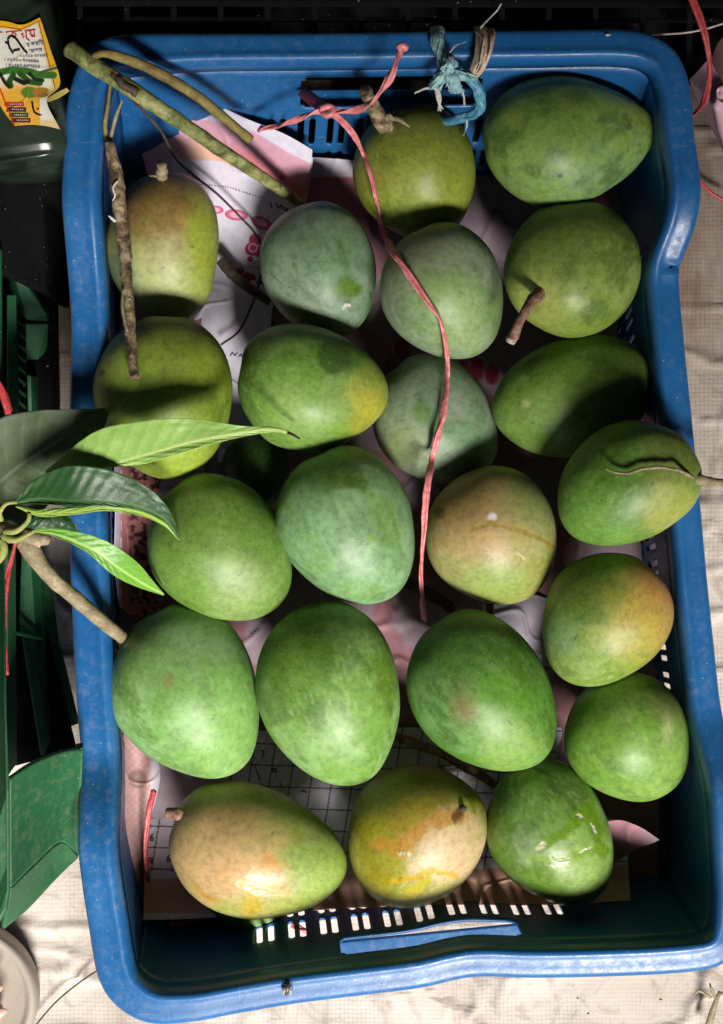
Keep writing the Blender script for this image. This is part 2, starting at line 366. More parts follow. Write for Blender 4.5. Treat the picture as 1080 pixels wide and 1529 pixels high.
def wall(a, b, axis, slots, rowsH, handles):
    idx = seg_idx(a, b); top = inner[idx]; bot = floor_pt(top)
    c = top[:, axis]; order = np.argsort(c); d = np.r_[0, np.cumsum(np.linalg.norm(np.diff(top[:, :2], axis=0), axis=1))]
    def s_of(v):   # arc length where the axis coordinate equals v
        return float(np.interp(v, c[order], d[order]))
    br = list(np.linspace(0, d[-1], 90)); hb = list(np.linspace(0, 1, 12)); holes = []
    def add(s0, s1, h0, h1, ce, ch):
        S4 = [s0, s0+ce, s1-ce, s1]; H4 = [h0, h0+ch, h1-ch, h1]; holes.append((S4, H4)); return S4, H4
    for x in slots:
        for (h0, h1) in rowsH:
            s = s_of(x); S4, H4 = add(s-0.0021, s+0.0021, h0, h1, 0.0012, 0.012); br += S4; hb += H4
    hz = []
    for (x0, x1, h0, h1) in handles:
        s0, s1 = sorted((s_of(x0), s_of(x1))); S4, H4 = add(s0, s1, h0, h1, 0.003, 0.03); br += S4; hb += H4; hz.append((s0-0.001, s1+0.001, h0, h1))
    br = np.array(sorted(br)); hb = np.array(sorted(hb))
    def clean(x, tol, keep):
        out = [x[0]]
        for v in x[1:]:
            if v-out[-1] > tol: out.append(v)
        return np.array(out)
    br = clean(br, 1e-5, None); hb = clean(hb, 1e-4, None)
    tp = np.stack([np.interp(br, d, top[:, k]) for k in range(3)], 1); bt = np.stack([np.interp(br, d, bot[:, k]) for k in range(3)], 1)
    # the bottom edge rounds into the floor
    G = []
    for h in hb:
        e = h**1.0; P = bt*(1-e)+tp*e; P[:, 2] = bt[:, 2]*(1-h)+tp[:, 2]*h; G.append(P)
    G = np.stack(G); nb = len(br); nh = len(hb)
    cen_s = (br[1:]+br[:-1])/2; cen_h = (hb[1:]+hb[:-1])/2
    skip = np.zeros((nh-1, nb-1), int)
    for (S4, H4) in holes:
        ii = np.where((cen_s > S4[0]) & (cen_s < S4[3]))[0]; jj = np.where((cen_h > H4[0]) & (cen_h < H4[3]))[0]
        for i in ii:
            for j in jj:
                ls = cen_s[i] < S4[1]; rs = cen_s[i] > S4[2]; lh = cen_h[j] < H4[1]; uh = cen_h[j] > H4[2]
                k = 1
                if ls and lh: k = 2
                elif rs and lh: k = 3
                elif ls and uh: k = 4
                elif rs and uh: k = 5
                skip[j, i] = k
    F = []
    for j in range(nh-1):
        for i in range(nb-1):
            a_, b_, c_, d_ = j*nb+i, j*nb+i+1, (j+1)*nb+i+1, (j+1)*nb+i
            k = skip[j, i]
            if k == 0: F.append((a_, b_, c_, d_))
            elif k == 2: F.append((a_, b_, d_))
            elif k == 3: F.append((a_, b_, c_))
            elif k == 4: F.append((a_, c_, d_))
            elif k == 5: F.append((b_, c_, d_))
    o = mesh_obj('side_wall', G.reshape(-1, 3), F, BLUE, crate)
    sm = o.modifiers.new('solid', 'SOLIDIFY'); sm.thickness = 0.0022; sm.offset = 0; sm.use_even_offset = False
    return o
def pairs(x0, n, pitch, off):
    L = []
    for k in range(n): L += [x0+k*pitch, x0+k*pitch+off]
    return L
RH = [(0.07, 0.27), (0.36, 0.62)]
# top wall
wall(cs[0], cs[1], 0, pairs(-0.115, 16, 0.0197, 0.0076), [(0.06, 0.24), (0.31, 0.56)], [(-0.0375, 0.078, 0.66, 0.93)])
# right wall, bottom wall, left wall
wall(cs[1], cs[2], 1, [y for y in pairs(-0.155, 18, 0.0197, 0.0078)], RH, [])
wall(cs[2], cs[3], 0, pairs(-0.0635, 10, 0.0211, 0.0076), [(0.10, 0.28), (0.34, 0.60)], [(-0.012, 0.103, 0.68, 0.92)])
wall(cs[3], cs[0], 1, pairs(-0.155, 18, 0.0197, 0.0078), RH, [])
bflo = floor_pt(inner)
def wall_xy(x, side, z):
    k = np.where((inner[:, 1] > 0) if side > 0 else (inner[:, 1] < 0))[0]; k = k[np.argmin(np.abs(inner[k, 0]-x))]
    f = (z-bflo[k, 2])/(inner[k, 2]-bflo[k, 2]); p = bflo[k]*(1-f)+inner[k]*f; p[2] = z; return p
for side, x0, x1, zz, wd_ in ((-1, -0.018, 0.108, 0.1075, .011), (1, -0.040, 0.082, 0.098, .016)):
    a_, b_ = wall_xy(x0, side, zz), wall_xy(x1, side, zz); d_ = np.array([0, side*wd_, 0]); i_ = np.array([0, side*.0016, 0])
    Vl, Fl = prism([a_+i_, b_+i_, b_+d_, a_+d_], 0, [0, 0, -0.004]); ob_ = mesh_obj('handle_ledge', Vl, Fl, BLUE, crate, smooth=False)
    bm = bmesh.new(); bm.from_mesh(ob_.data); bmesh.ops.recalc_face_normals(bm, faces=bm.faces); bm.to_mesh(ob_.data); bm.free(); bevel(ob_, .001)
# floor slab
fl = floor_pt(inner); fl[:, 2] = FZ+0.0006; c0 = fl.mean(0); n = NS
Vf = np.vstack([fl, [c0]]); lo = Vf.copy(); lo[:, 2] -= 0.006
Ff = [(i, (i+1) % n, n) for i in range(n)]+[((i+1) % n+n+1, i+n+1, 2*n+1) for i in range(n)]+[(i, i+n+1, (i+1) % n+n+1, (i+1) % n) for i in range(n)]
mesh_obj('crate_floor', np.vstack([Vf, lo]), Ff, BLUE, crate, smooth=False)

# ------------------------------------------------------------------ mangoes
G1 = lin((118,150,70)); G_BLOOM = lin((128,168,128)); G_DARK = lin((62,98,22)); G_YEL = lin((150,165,50)); G_MID = lin((96,142,58)); TAN = lin((186,158,104)); ORG = lin((196,138,58)); BRN = lin((112,88,42)); SAP = lin((178,136,30)); PINKT = lin((196,160,122)); GREY = lin((104,140,104))
mango_pts = []
def mango(i, cx, cy, a, b, ang, tilt, z, label, base=G_MID, bloom=G_BLOOM, bl=0.5, dark=0.4, kt=0.16, bend=0.09, thick=0.86, feats=(), strokes=(), seed=None, flipx=1, roll=0, lean=0, pw=0.97):
    seed = seed or i*13; rngm = np.random.default_rng(100+i)
    n, m = 120, 168
    z = z+(0.030 if i != 11 else 0.012); s = S(z); A0, B = a*s, b*s; H = B*thick; T = math.radians(tilt)
    A = math.sqrt(max(A0**2-(H*math.sin(T))**2, (0.75*A0)**2))/math.cos(T)
    th = np.linspace(0.0, math.pi, n); ph = np.linspace(0, 2*math.pi, m, endpoint=False)
    u = np.cos(th); r = np.sin(th)**pw*(1-kt*u-0.05*u*u); r /= r.max()
    X = A*u[:, None]*np.ones((1, m)); Y = B*r[:, None]*np.cos(ph)[None]; Z = H*r[:, None]*np.sin(ph)[None]
    Y = Y+bend*B*(u[:, None]**2-0.35)*1.0
    # stem hollow
    rr = np.sqrt((Y-bend*B*0.65)**2+Z**2); X = X+np.where(u[:, None] < 0, 0.045*A*np.exp(-(rr/(0.16*B))**2), 0)
    P = np.stack([X, Y, Z], -1)
    nl = fbm(P/ (B*0.9)+seed*3.1, seed, 2)-0.5; P = P*(1+0.085*nl[..., None])
    loc = P.copy()
    Rm = (Matrix.Rotation(math.radians(-ang), 3, 'Z') @ Matrix.Rotation(T, 3, 'Y') @ Matrix.Rotation(math.radians(roll), 3, 'X'))
    Q = P @ np.array(Rm).T + W(cx, cy, z)
    V = Q.reshape(-1, 3); px, py = PX(V)
    L = loc.reshape(-1, 3)
    # skin colours: waxy bloom, rubbed darker patches, streaks along the fruit
    f1 = fbm(L*[28, 40, 40]+seed, seed, 4); f2 = fbm(L*[90, 90, 90]+seed*2, seed+5, 5); f3 = fbm(L*[40, 130, 130]+seed, seed+9, 4)
    c = np.array(base)[None]*np.ones((len(V), 1))
    mb = sst(f1*0.62+f2*0.38, 0.53-0.20*bl, 0.62-0.12*bl)[:, None]*min(1, bl*1.25); c = c*(1-mb)+np.array(bloom)*mb
    f4 = fbm(L*[50, 60, 60]-seed, seed+21, 5)
    md = (sst(f4*0.5+f3*0.25+f2*.25, 0.49, 0.60)*min(1, dark*1.15))[:, None]; c = c*(1-md)+G_DARK*0.95*md
    # rubbed streak marks with crisp edges
    f5 = fbm(L*[70, 260, 260]+3*seed, seed+31, 4); f6 = fbm(L*[22, 22, 22]-2*seed, seed+33, 2)
    ms = (sst(f5, 0.59, 0.64)*sst(f6, 0.48, 0.60)*0.6*min(1, dark+.1))[:, None]; c = c*(1-ms)+G_DARK*1.1*ms
    f7 = fbm(L*[120, 500, 500]+5*seed, seed+51, 3); f8 = fbm(L*[18, 18, 18]+seed, seed+53, 2)    # fine scuffs in the wax
    mw = (sst(f7, 0.60, 0.68)*sst(f8, 0.45, 0.6)*0.4)[:, None]; c = c*(1-mw)+np.array(bloom)*1.15*mw
    for q in range(rngm.integers(2, 6)):      # a few short dark nicks
        a_ = rngm.uniform(0, 6.28); rr_ = rngm.uniform(.2, .85); x0 = cx+math.cos(a_)*rr_*a*.85; y0 = cy+math.sin(a_)*rr_*b*.85; aa = rngm.uniform(0, 3.14); ll = rngm.uniform(3, 11)
        strokes = list(strokes)+[([(x0, y0), (x0+ll*math.cos(aa), y0+ll*math.sin(aa))], rngm.uniform(.9, 1.7), G_DARK*.7, rngm.uniform(.3, .7), 0, 0)]
    wet = np.zeros(len(V)); hgt = (f2-0.5)*0.35
    nx = (fbm(np.stack([px, py, px*0], -1)/22.0+seed, seed+41, 4)-0.5); ny = (fbm(np.stack([py, px, px*0], -1)/22.0+seed, seed+43, 4)-0.5)
    top = Q.reshape(-1, 3)[:, 2] > z-0.3*H
    for ft in feats:  # skin marks, plus dark tops that paint the shade side into the colour
        fx, fy, fr, colr, st, soft = ft[:6]; wv = ft[6] if len(ft) > 6 else 0; fy_r = ft[7] if len(ft) > 7 else fr
        dd = np.sqrt(((px-fx+nx*fr*0.9)/fr)**2+((py-fy+ny*fy_r*0.9)/fy_r)**2)
        w = (1-sst(dd, 1-soft, 1+soft))*st*top; w = w*(0.75+0.5*(f2))
        w = np.clip(w, 0, 1); c = c*(1-w[:, None])+np.array(colr)*w[:, None]; wet = np.maximum(wet, wv*w)
    for sk in strokes:
        pl, wd, colr, st, wv, hh = sk; pl = np.array(pl, float); dmin = np.full(len(V), 1e9)
        jx, jy = px+nx*(8+wd*1.6), py+ny*(8+wd*1.6)
        for k in range(len(pl)-1):
            a_, b_ = pl[k], pl[k+1]; ab = b_-a_; tt = np.clip(((jx-a_[0])*ab[0]+(jy-a_[1])*ab[1])/(ab@ab), 0, 1)
            dmin = np.minimum(dmin, np.hypot(jx-a_[0]-tt*ab[0], jy-a_[1]-tt*ab[1]))
        w = (1-sst(dmin/(wd*(0.1+1.7*f3)), 0.6, 1.3))*st*top*(0.7+.5*f2); c = c*(1-w[:, None])+np.array(colr)*w[:, None]; wet = np.maximum(wet, wv*w); hgt = hgt+hh*w*0.35
    lum = c.mean(1, keepdims=True); c = (c*0.97+lum*0.03)*np.array([0.94, 0.86, 0.84])
    F = grid_faces(n, m, True)
    o = mesh_obj('mango', V-W(cx, cy, z-H), F, MANGO, None, col=np.clip(c, 0.002, 0.9), attrs={'wet': wet, 'hgt': hgt})
    o.location = W(cx, cy, z-H)
    tag(o, label, 'mango', 'mangoes laid in the blue crate'); mango_pts.append(V)
    bpy.context.view_layer.update()
    return o, W(cx, cy, z)+np.array(Rm) @ np.array([-A*0.985, bend*B*0.65, 0])

def top_z(px, py, r=6, default=0.02):
    best = default
    for V in mango_pts:
        X, Y = PX(V); k = (X-px)**2+(Y-py)**2 < r*r
        if k.any(): best = max(best, V[k][:, 2].max())
    return best
DG = G_DARK; YG = lin((150,172,40)); PALE = lin((172,186,120)); LIME = lin((140,180,84)); TEALG = lin((118,160,118))
M = {}
M[1], _ = mango(1, 854,208,131,98, -6, 4, .094, 'largest mango, on its side in the top right corner of the crate', LIME*0.8, TEALG, .35, .5, .26, pw=1.14, feats=[(820,170,70,G_DARK*1.3,.45,.5),(760,172,12,YG,.6,.5),(836,263,4,gv(.01),.9,.4),(940,190,5,gv(.03),.7,.4),(970,185,25,YG,.35,.6)])
M[2], S2 = mango(2, 623,260,98,92, 80, 20, .066, 'yellow green mango with a short branched stalk, just below the teal knot', lin((132,152,44)), lin((150,168,80)), .25, .4, .08, feats=[(625,215,70,lin((104,112,44)),.65,.6),(640,270,55,YG,.4,.7),(550,270,22,lin((150,120,60)),.3,.6)])
M[3], S3 = mango(3, 246,374,113,85, 92, 14, .076, 'brown topped mango with an upright cut stub, under the vertical twig', lin((150,165,90)), PALE, .6, .25, .10, feats=[(235,290,75,lin((104,82,40)),.95,.5),(250,340,60,lin((150,130,66)),.5,.6),(300,370,26,YG,.7,.5,0,80),(272,325,7,lin((168,120,52)),.4,.9,0,18),(238,400,40,PALE,.5,.7),(180,420,25,TEALG,.7,.6,0,50)])
M[4], _ = mango(4, 480,404,102,86, 72, 6, .064, 'bluish grey green mango with one dark green rubbed patch near its tip', GREY, lin((126,152,128)), .8, .45, .12, feats=[(522,430,17,lin((84,124,26)),.9,.3),(450,360,34,lin((88,118,88)),.5,.6)], strokes=[([(512,460),(518,455),(524,456)],2.2,lin((215,225,210)),.9,.9,.5),([(405,410),(418,422)],1.6,gv(.04),.6,0,0),([(551,438),(553,444)],2,gv(.06),.8,0,0)])
M[5], _ = mango(5, 665,437,104,91, 62, 8, .088, 'grey green mango lying under the pink string, tip to the lower right', lin((108,142,90)), lin((136,158,128)), .75, .35, .12, feats=[(620,385,60,lin((118,124,88)),.45,.6),(680,470,50,LIME,.5,.6)])
M[6], S6 = mango(6, 858,398,108,101, -38, 26, .090, 'rounded green mango with a long curved brown stem pointing down', lin((120,150,56)), lin((140,166,90)), .35, .55, .06, bend=.02, feats=[(800,450,45,lin((168,178,84)),.6,.7),(850,345,70,lin((92,122,50)),.6,.6),(798,447,10,lin((150,140,90)),.6,.5)])
M[7], _ = mango(7, 246,594,121,104, 90, 5, .098, 'green mango below the tip of the brown twig, crossed by a pale leaf', lin((118,146,42)), lin((140,164,78)), .3, .55, .08, feats=[(290,545,60,YG,.45,.7),(250,500,70,lin((96,112,44)),.5,.6),(270,680,60,lin((160,190,60)),.6,.5),(152,556,5,gv(.02),.8,.3)])
M[8], _ = mango(8, 467,579,112,94, 12, 4, .086, 'green mango with a bright yellow patch at its right end', lin((98,146,50)), lin((130,168,92)), .45, .45, .14, feats=[(560,612,38,lin((176,176,50)),.85,.95,0,48),(500,532,26,lin((58,92,38)),.8,.2),(440,620,60,LIME,.45,.6)])
M[9], _ = mango(9, 652,629,103,88, 48, 5, .058, 'dull blue green mango half tucked behind the pink string, mid crate', GREY*1.05, lin((134,158,132)), .85, .3, .14, feats=[(630,615,16,lin((92,130,40)),.7,.3,0,16),(645,575,24,lin((96,126,90)),.6,.4),(600,665,34,lin((140,160,84)),.5,.6)])
M[10], _ = mango(10, 857,592,124,89, 162, -3, .070, 'long dark green mango against the right wall, below the curved stem', lin((96,138,42)), lin((122,158,84)), .3, .6, .06, bend=-.06, feats=[(800,640,60,LIME*.9,.5,.6),(815,650,14,lin((96,140,40)),.7,.4),(930,540,55,lin((70,100,40)),.5,.6),(785,604,6,PALE,.6,.5)])
M[11], S11 = mango(11, 937,725,112,88, 152, 6, .140, 'green mango overlapping the right rim with its woody stalk sticking out', lin((96,146,48)), lin((128,168,84)), .4, .4, .10, feats=[(1000,760,42,lin((170,176,78)),.7,.6),(1000,690,40,lin((110,112,46)),.5,.6),(900,790,45,lin((104,156,54)),.5,.6)])
M[12], _ = mango(12, 738,802,106,98, 70, 10, .082, 'tan and pale green round mango with a white fleck and a sap streak', lin((150,156,78)), lin((168,176,112)), .6, .2, .06, feats=[(715,780,62,TAN,.85,.6),(690,740,50,lin((120,108,54)),.6,.6),(800,740,50,lin((124,150,84)),.6,.6),(735,872,60,lin((140,176,84)),.6,.5,0,30),(735,772,6,lin((230,230,235)),1,.25,.8),(657,767,8,lin((90,84,40)),.8,.3)], strokes=[([(705,790),(735,783),(770,792),(800,800),(825,815)],4,lin((150,126,40)),.75,.5,.4),([(775,828),(782,833)],1.6,lin((230,220,170)),1,1,.3)])
M[13], _ = mango(13, 522,788,122,101, 66, 5, .090, 'large pale blue green mango at the centre, left of the pink string', lin((116,162,88)), lin((130,176,124)), .75, .3, .14, feats=[(510,715,46,lin((78,108,30)),.9,.3,0,20),(555,805,6,lin((120,160,40)),.7,.4),(460,700,50,lin((90,140,80)),.5,.6)], strokes=[([(495,712),(545,728)],8,lin((70,104,30)),.8,0,0),([(430,835),(455,850),(475,868)],2,lin((84,120,70)),.5,0,0)])
M[14], _ = mango(14, 330,820,120,99, 50, 5, .092, 'plain green mango with a soft highlight, right of the three leaf tips', lin((104,146,56)), lin((136,172,96)), .35, .3, .10, feats=[(280,770,60,lin((98,132,48)),.5,.7),(360,880,40,lin((170,196,130)),.4,.8)])  # last pale spot is the soft highlight, painted into the skin
M[15], _ = mango(15, 282,1036,135,109, 66, 4, .082, 'big light green mango with a tiny brown scar, lowest beside the left rim', lin((108,160,74)), lin((138,184,118)), .6, .35, .12, bend=.10, feats=[(250,1017,8,lin((150,110,70)),.8,.4,0,11),(255,1000,50,lin((96,140,56)),.55,.6),(300,940,60,lin((110,146,100)),.4,.6),(330,1100,60,lin((140,190,104)),.5,.7)], strokes=[([(205,1055),(207,1072),(220,1080)],1.8,lin((70,96,40)),.7,0,0)])
M[16], _ = mango(16, 494,1037,140,106, 76, 3, .090, 'longest pale green mango, lying upright between two others in the lower middle', lin((112,160,66)), lin((140,184,112)), .6, .5, .12, feats=[(470,935,74,G_DARK*1.2,.6,.5),(450,975,46,G_DARK*1.3,.5,.3),(575,1010,16,lin((98,138,36)),.7,.3,0,40),(530,1105,9,lin((104,146,34)),.7,.4),(430,1000,40,lin((104,146,48)),.5,.5)], strokes=[([(540,980),(560,985),(583,990)],5,lin((98,138,40)),.6,0,0),([(515,1095),(530,1108)],1.8,lin((84,130,60)),.6,0,0)])  # large dark spots near its upper end are painted shade
M[17], _ = mango(17, 724,1037,131,100, 52, 5, .094, 'dark green mango with a rough brown scab on its middle', lin((84,138,44)), lin((108,158,92)), .5, .6, .12, feats=[(695,1055,20,lin((128,100,74)),.9,.9,0,27),(740,1045,50,lin((92,148,30)),.6,.7),(760,1120,45,LIME,.6,.7),(670,960,60,lin((72,112,52)),.5,.6)])
M[18], _ = mango(18, 902,927,106,92, 128, 6, .098, 'mango flushed orange on its right cheek, beside the right wall', lin((120,156,54)), lin((150,176,108)), .35, .35, .12, feats=[(985,890,52,lin((198,144,78)),.85,.9,0,70),(940,930,50,lin((186,178,66)),.5,.7),(870,880,50,lin((88,120,44)),.5,.6),(830,950,30,TEALG,.5,.6)], strokes=[([(866,953),(878,946)],5,lin((110,150,40)),.8,0,0),([(925,905),(930,930),(936,950)],1.6,lin((150,140,50)),.5,0,0)])
M[19], _ = mango(19, 940,1103,99,93, 62, 6, .078, 'smooth lime green mango lowest along the right wall', lin((112,162,56)), lin((140,180,92)), .4, .3, .10, feats=[(1000,1050,30,lin((120,110,60)),.4,.6),(1027,1065,7,lin((84,120,30)),.8,.4,0,14),(996,1090,7,lin((200,210,150)),.5,.7,0,22)])
M[20], _ = mango(20, 824,1246,116,90, 62, 4, .070, 'wet shiny green mango with clear sap trickles, bottom right', lin((100,148,40)), lin((150,184,112)), .45, .6, .12, feats=[(860,1290,52,lin((150,186,104)),.6,.6,.4),(790,1270,26,lin((176,190,160)),.4,.5,.9),(780,1230,60,lin((110,150,90)),.35,.5,.3)], strokes=[([(812,1262),(835,1248),(862,1230),(868,1215)],9,lin((98,140,20)),.85,.8,-.3),([(795,1282),(830,1288),(865,1276),(905,1262)],7,lin((120,160,50)),.7,1,.8),([(878,1205),(890,1235),(902,1266)],10,lin((98,140,20)),.8,.9,.5),([(740,1230),(752,1280),(780,1310),(830,1330)],20,lin((84,124,20)),.75,.4,0),([(806,1267),(811,1263)],4,lin((220,210,180)),.8,1,1.5),([(830,1285),(848,1281)],1.4,lin((225,235,200)),.9,1,1.8),([(866,1273),(884,1266)],1.4,lin((225,235,200)),.9,1,1.8),([(866,1217),(869,1221)],2.4,lin((225,230,210)),.9,1,1.5),([(884,1230),(890,1242)],1.6,lin((225,230,210)),.9,1,1.5)])  # thin pale strokes are glints on the sap, painted into the skin
M[21], S21 = mango(21, 620,1249,112,100, 128, 14, .068, 'blotchy tan and yellow mango with a dark stem scar, bottom middle', lin((138,150,44)), lin((190,178,124)), .35, .25, .06, feats=[(670,1270,62,lin((198,178,134)),.9,.35),(560,1270,40,lin((150,150,24)),.75,.5,.3,70),(600,1175,60,lin((110,112,40)),.6,.6),(655,1165,45,lin((120,92,44)),.6,.6),(610,1230,30,lin((160,130,50)),.5,.5),(706,1200,16,lin((150,160,40)),.7,.5)], strokes=[([(560,1266),(590,1258),(620,1246),(650,1228),(680,1222)],13,lin((180,132,44)),.8,.5,.3),([(600,1225),(640,1205)],16,lin((150,140,30)),.7,.4,.2),([(575,1318),(600,1312),(625,1310),(650,1302),(680,1308)],6,lin((186,160,34)),.85,.8,.5),([(608,1342),(622,1328),(636,1314)],9,lin((176,168,30)),.85,.7,.4),([(594,1272),(604,1270),(612,1276)],2,lin((225,215,180)),.8,1,.9),([(545,1240),(552,1290),(570,1320)],16,lin((136,136,12)),.8,.5,.2),([(700,1190),(703,1215)],5,lin((110,130,20)),.8,.6,.4),([(688,1212),(680,1226)],7,lin((50,34,24)),.85,.3,.2)])  # thin pale stroke is a wet glint put into the colour
M[22], S22 = mango(22, 384,1271,136,99, 18, 3, .074, 'tan mango stained orange with a short stub of stem, bottom left', lin((142,160,66)), lin((176,182,120)), .35, .2, .14, feats=[(330,1270,88,lin((190,160,110)),.92,.5),(400,1215,50,lin((150,150,84)),.5,.6),(385,1305,42,lin((192,148,70)),.75,.7,.5,24),(350,1200,50,lin((140,130,70)),.5,.6),(480,1300,50,lin((130,176,70)),.6,.6),(376,1350,16,lin((178,160,40)),.8,.5,.6)], strokes=[([(290,1322),(310,1335),(325,1348)],4,lin((176,140,44)),.7,.3,.3),([(360,1322),(392,1331),(430,1337)],7,lin((200,180,120)),.5,1,1.0),([(372,1327),(398,1332)],1.8,lin((230,220,190)),.8,1,1.4),([(385,1295),(405,1285),(398,1300)],9,lin((190,142,58)),.7,.4,.3)])  # pale strokes near the lower edge are painted wet highlights
# one more mango glimpsed under the bottom-left one
M[23], _ = mango(23, 372,1330,70,53, 5, 2, .038, 'sliver of a small green mango showing beneath the tan one, bottom left', lin((110,150,70)), TEALG, .4, .3, .1)
M[24], _ = mango(24, 385,702,58,50, 80, 2, .040, 'small shaded mango deep in the gap left of the centre mango', lin((44,84,28)), lin((60,96,50)), .3, .4, .1)  # skin colour darkened to carry the shade of the gap

# ------------------------------------------------------------------ stems of the mangoes
def stub(par, pts, r, mat, name='stem', n=24, **kw):
    kw.setdefault('rough', 0.35); kw.setdefault('seg', 12)
    return tube(name, pts, r, mat, par, n=n, **kw)
def Wz(L): return [W(*p) for p in L]
z = top_z(243, 268)
stub(M[3], Wz([(243,272,z-.010),(242,258,z+.002),(242,246,z+.010)]), [.0042,.0034,.0036], BARK_TAN)
stub(M[3], Wz([(243,264,z-.004),(232,263,z-.002),(224,262,z-.003)]), [.0016,.001,.0006], BARK_BROWN, 'stalk_scar')
z = top_z(803,442)
stub(M[6], Wz([(808,438,z-.004),(800,444,z+.006),(788,458,z+.014),(778,476,z+.016),(771,492,z+.016),(763,508,z+.012)]), [.0046,.0038,.0034,.003,.0032,.0034], STEM_PINK, n=50)
tube('stem_tip', Wz([(765,505,z+.0128),(762,511,z+.0115)]), [.0034,.003], flat('cut_wood', (.5,.42,.3)), M[6], n=4, seg=12)
z = top_z(575,190)
stub(M[2], Wz([(580,196,z-.006),(570,180,z+.006),(558,160,z+.02),(545,132,z+.034)]), [.0060,.0052,.0044,.0040], BARK_BROWN, n=40)
stub(M[2], Wz([(568,172,z+.010),(585,176,z+.014),(598,180,z+.012),(612,190,z+.009)]), [.0026,.0018,.0014,.0005], BARK_TAN, 'side_twig', n=30)
stub(M[2], Wz([(574,180,z+.008),(580,172,z+.016),(590,178,z+.018)]), [.002,.0014,.0008], BARK_TAN, 'side_twig', n=20)
z = .156
z11 = lambda x, y, d: (x, y, top_z(x, y, 5, .15)+d)
stub(M[11], Wz([(1018,716,z-.006),(1030,715,z+.010),(1042,716,z+.014),(1060,719,z+.012),(1095,722,z+.004)]), [.0062,.0050,.0030,.0026,.0030], BARK_TAN, n=50)
stub(M[11], Wz([(1036,714,z+.016),z11(1018,704,.006),z11(1002,700,.005),z11(985,698,.0045),z11(960,700,.004),z11(940,706,.003),z11(922,706,.004),z11(904,700,.008)]), [.0014,.0011,.001,.0011,.001,.0009,.0005], BARK_TAN, 'dry_twig', n=60, seg=7)
z = top_z(272,1222, 9, .10)-.012
stub(M[22], Wz([(286,1226,z-.006),(274,1219,z+.002),(262,1215,z+.004),(250,1213,z+.002)]), [.0046,.0042,.0040,.0034], STEM_PINK, n=26)
z = top_z(690,1205)
stub(M[21], Wz([(690,1208,z-.003),(692,1206,z+.0006)]), [.0026,.0018], BARK_DARK, 'stem_scar', n=5)
stub(M[21], Wz([(682,1222,z-.003),(686,1218,z+.001)]), [.0022,.0014], BARK_DARK, 'stem_scar', n=5)

# ------------------------------------------------------------------ printed sheets lining the crate
def net_sheet(net, nu, nv):
    net = np.asarray(net, float)      # rows x cols x (px,py,z)
    rows_ = [cr(r, nu) for r in net]
    A = np.stack(rows_, 0); G = np.stack([cr(A[:, j], nv) for j in range(nu)], 1)
    return G      # nv x nu x 3 in px,py,z
def dist_poly(px, py, pl):
    pl = np.array(pl, float); d = np.full(px.shape, 1e9)
    for k in range(len(pl)-1):
        a_, b_ = pl[k], pl[k+1]; ab = b_-a_; tt = np.clip(((px-a_[0])*ab[0]+(py-a_[1])*ab[1])/(ab@ab+1e-9), 0, 1)
        d = np.minimum(d, np.hypot(px-a_[0]-tt*ab[0], py-a_[1]-tt*ab[1]))
    return d
def blend(c, w, col): w = np.clip(w, 0, 1)[..., None]; return c*(1-w)+np.asarray(col)*w
def sheet(name, net, nu, nv, paint, label, crinkle=0.0012, seed=3, mat=None, thick=0.0002, cat='paper', parent=None, lift=True):
    G = net_sheet(net, nu, nv); px, py, z = G[..., 0], G[..., 1], G[..., 2]
    if lift: z = np.where(z < 0.10, np.maximum(0.10-(0.10-z)*(0.10-FZ-0.002)/0.086, FZ+0.002), z); G[..., 2] = z
    Pn = np.stack([px/60, py/60, px*0+seed], -1)
    zz = z+(fbm(Pn, seed, 3)-0.5)*crinkle*2+crinkle*1.2*np.exp(-(np.abs(fbm(Pn*0.8+9, seed+2, 2)-0.5)/0.02)**2)
    s = (HC-z)*K; P = np.stack([(px-540)*s, -(py-764.5)*s, zz], -1)
    c = paint(px, py)
    n1 = fbm(np.stack([px/8, py/8, px*0], -1), seed+7, 4); c = c*(0.9+0.2*n1[..., None])
    o = mesh_obj(name, P.reshape(-1, 3), grid_faces(nv, nu), mat or PAPER, parent, col=np.clip(c, 0, 1))
    so = o.modifiers.new('solid', 'SOLIDIFY'); so.thickness = thick; so.offset = 0
    if label: tag(o, label, cat)
    return o, G
def sheet_z(G, px, py):
    d = (G[..., 0]-px)**2+(G[..., 1]-py)**2; k = np.unravel_index(np.argmin(d), d.shape); return G[k][2]
WHT = lin((214,206,222)); WPK = lin((225,170,190)); PEACH = lin((222,176,150)); MAG = lin((170,46,92)); MAR = lin((120,60,66)); INK = lin((40,34,44))
def p_floor(px, py):
    c = np.ones(px.shape+(3,))*lin((150,132,142))
    n = fbm(np.stack([px/90, py/90, px*0], -1), 5, 3)
    c = blend(c, sst(n, .5, .55)*0.8, lin((150,96,104)))
    c = blend(c, sst(py, 1240, 1260)*sst(1310-py, 0, 6)*0, MAR)
    for (ax, ay, r) in ((690,548,10),(712,552,13),(735,560,11),(600,520,12)): c = blend(c, 1-sst(np.hypot((px-ax)/1, (py-ay)/1.5)/r, .8, 1), MAG*0.7)
    return c
fz = 0.017
net = [[(x, y, fz+(0.018 if (x in (178, 985) and 300 < y < 1250) else 0)) for x in (178, 380, 580, 780, 985)] for y in (262, 500, 760, 1000, 1180, 1340)]
sheet('paper_lining', net, 220, 300, p_floor, 'large creased printed sheet lining the crate floor under the mangoes', 0.002, 5)
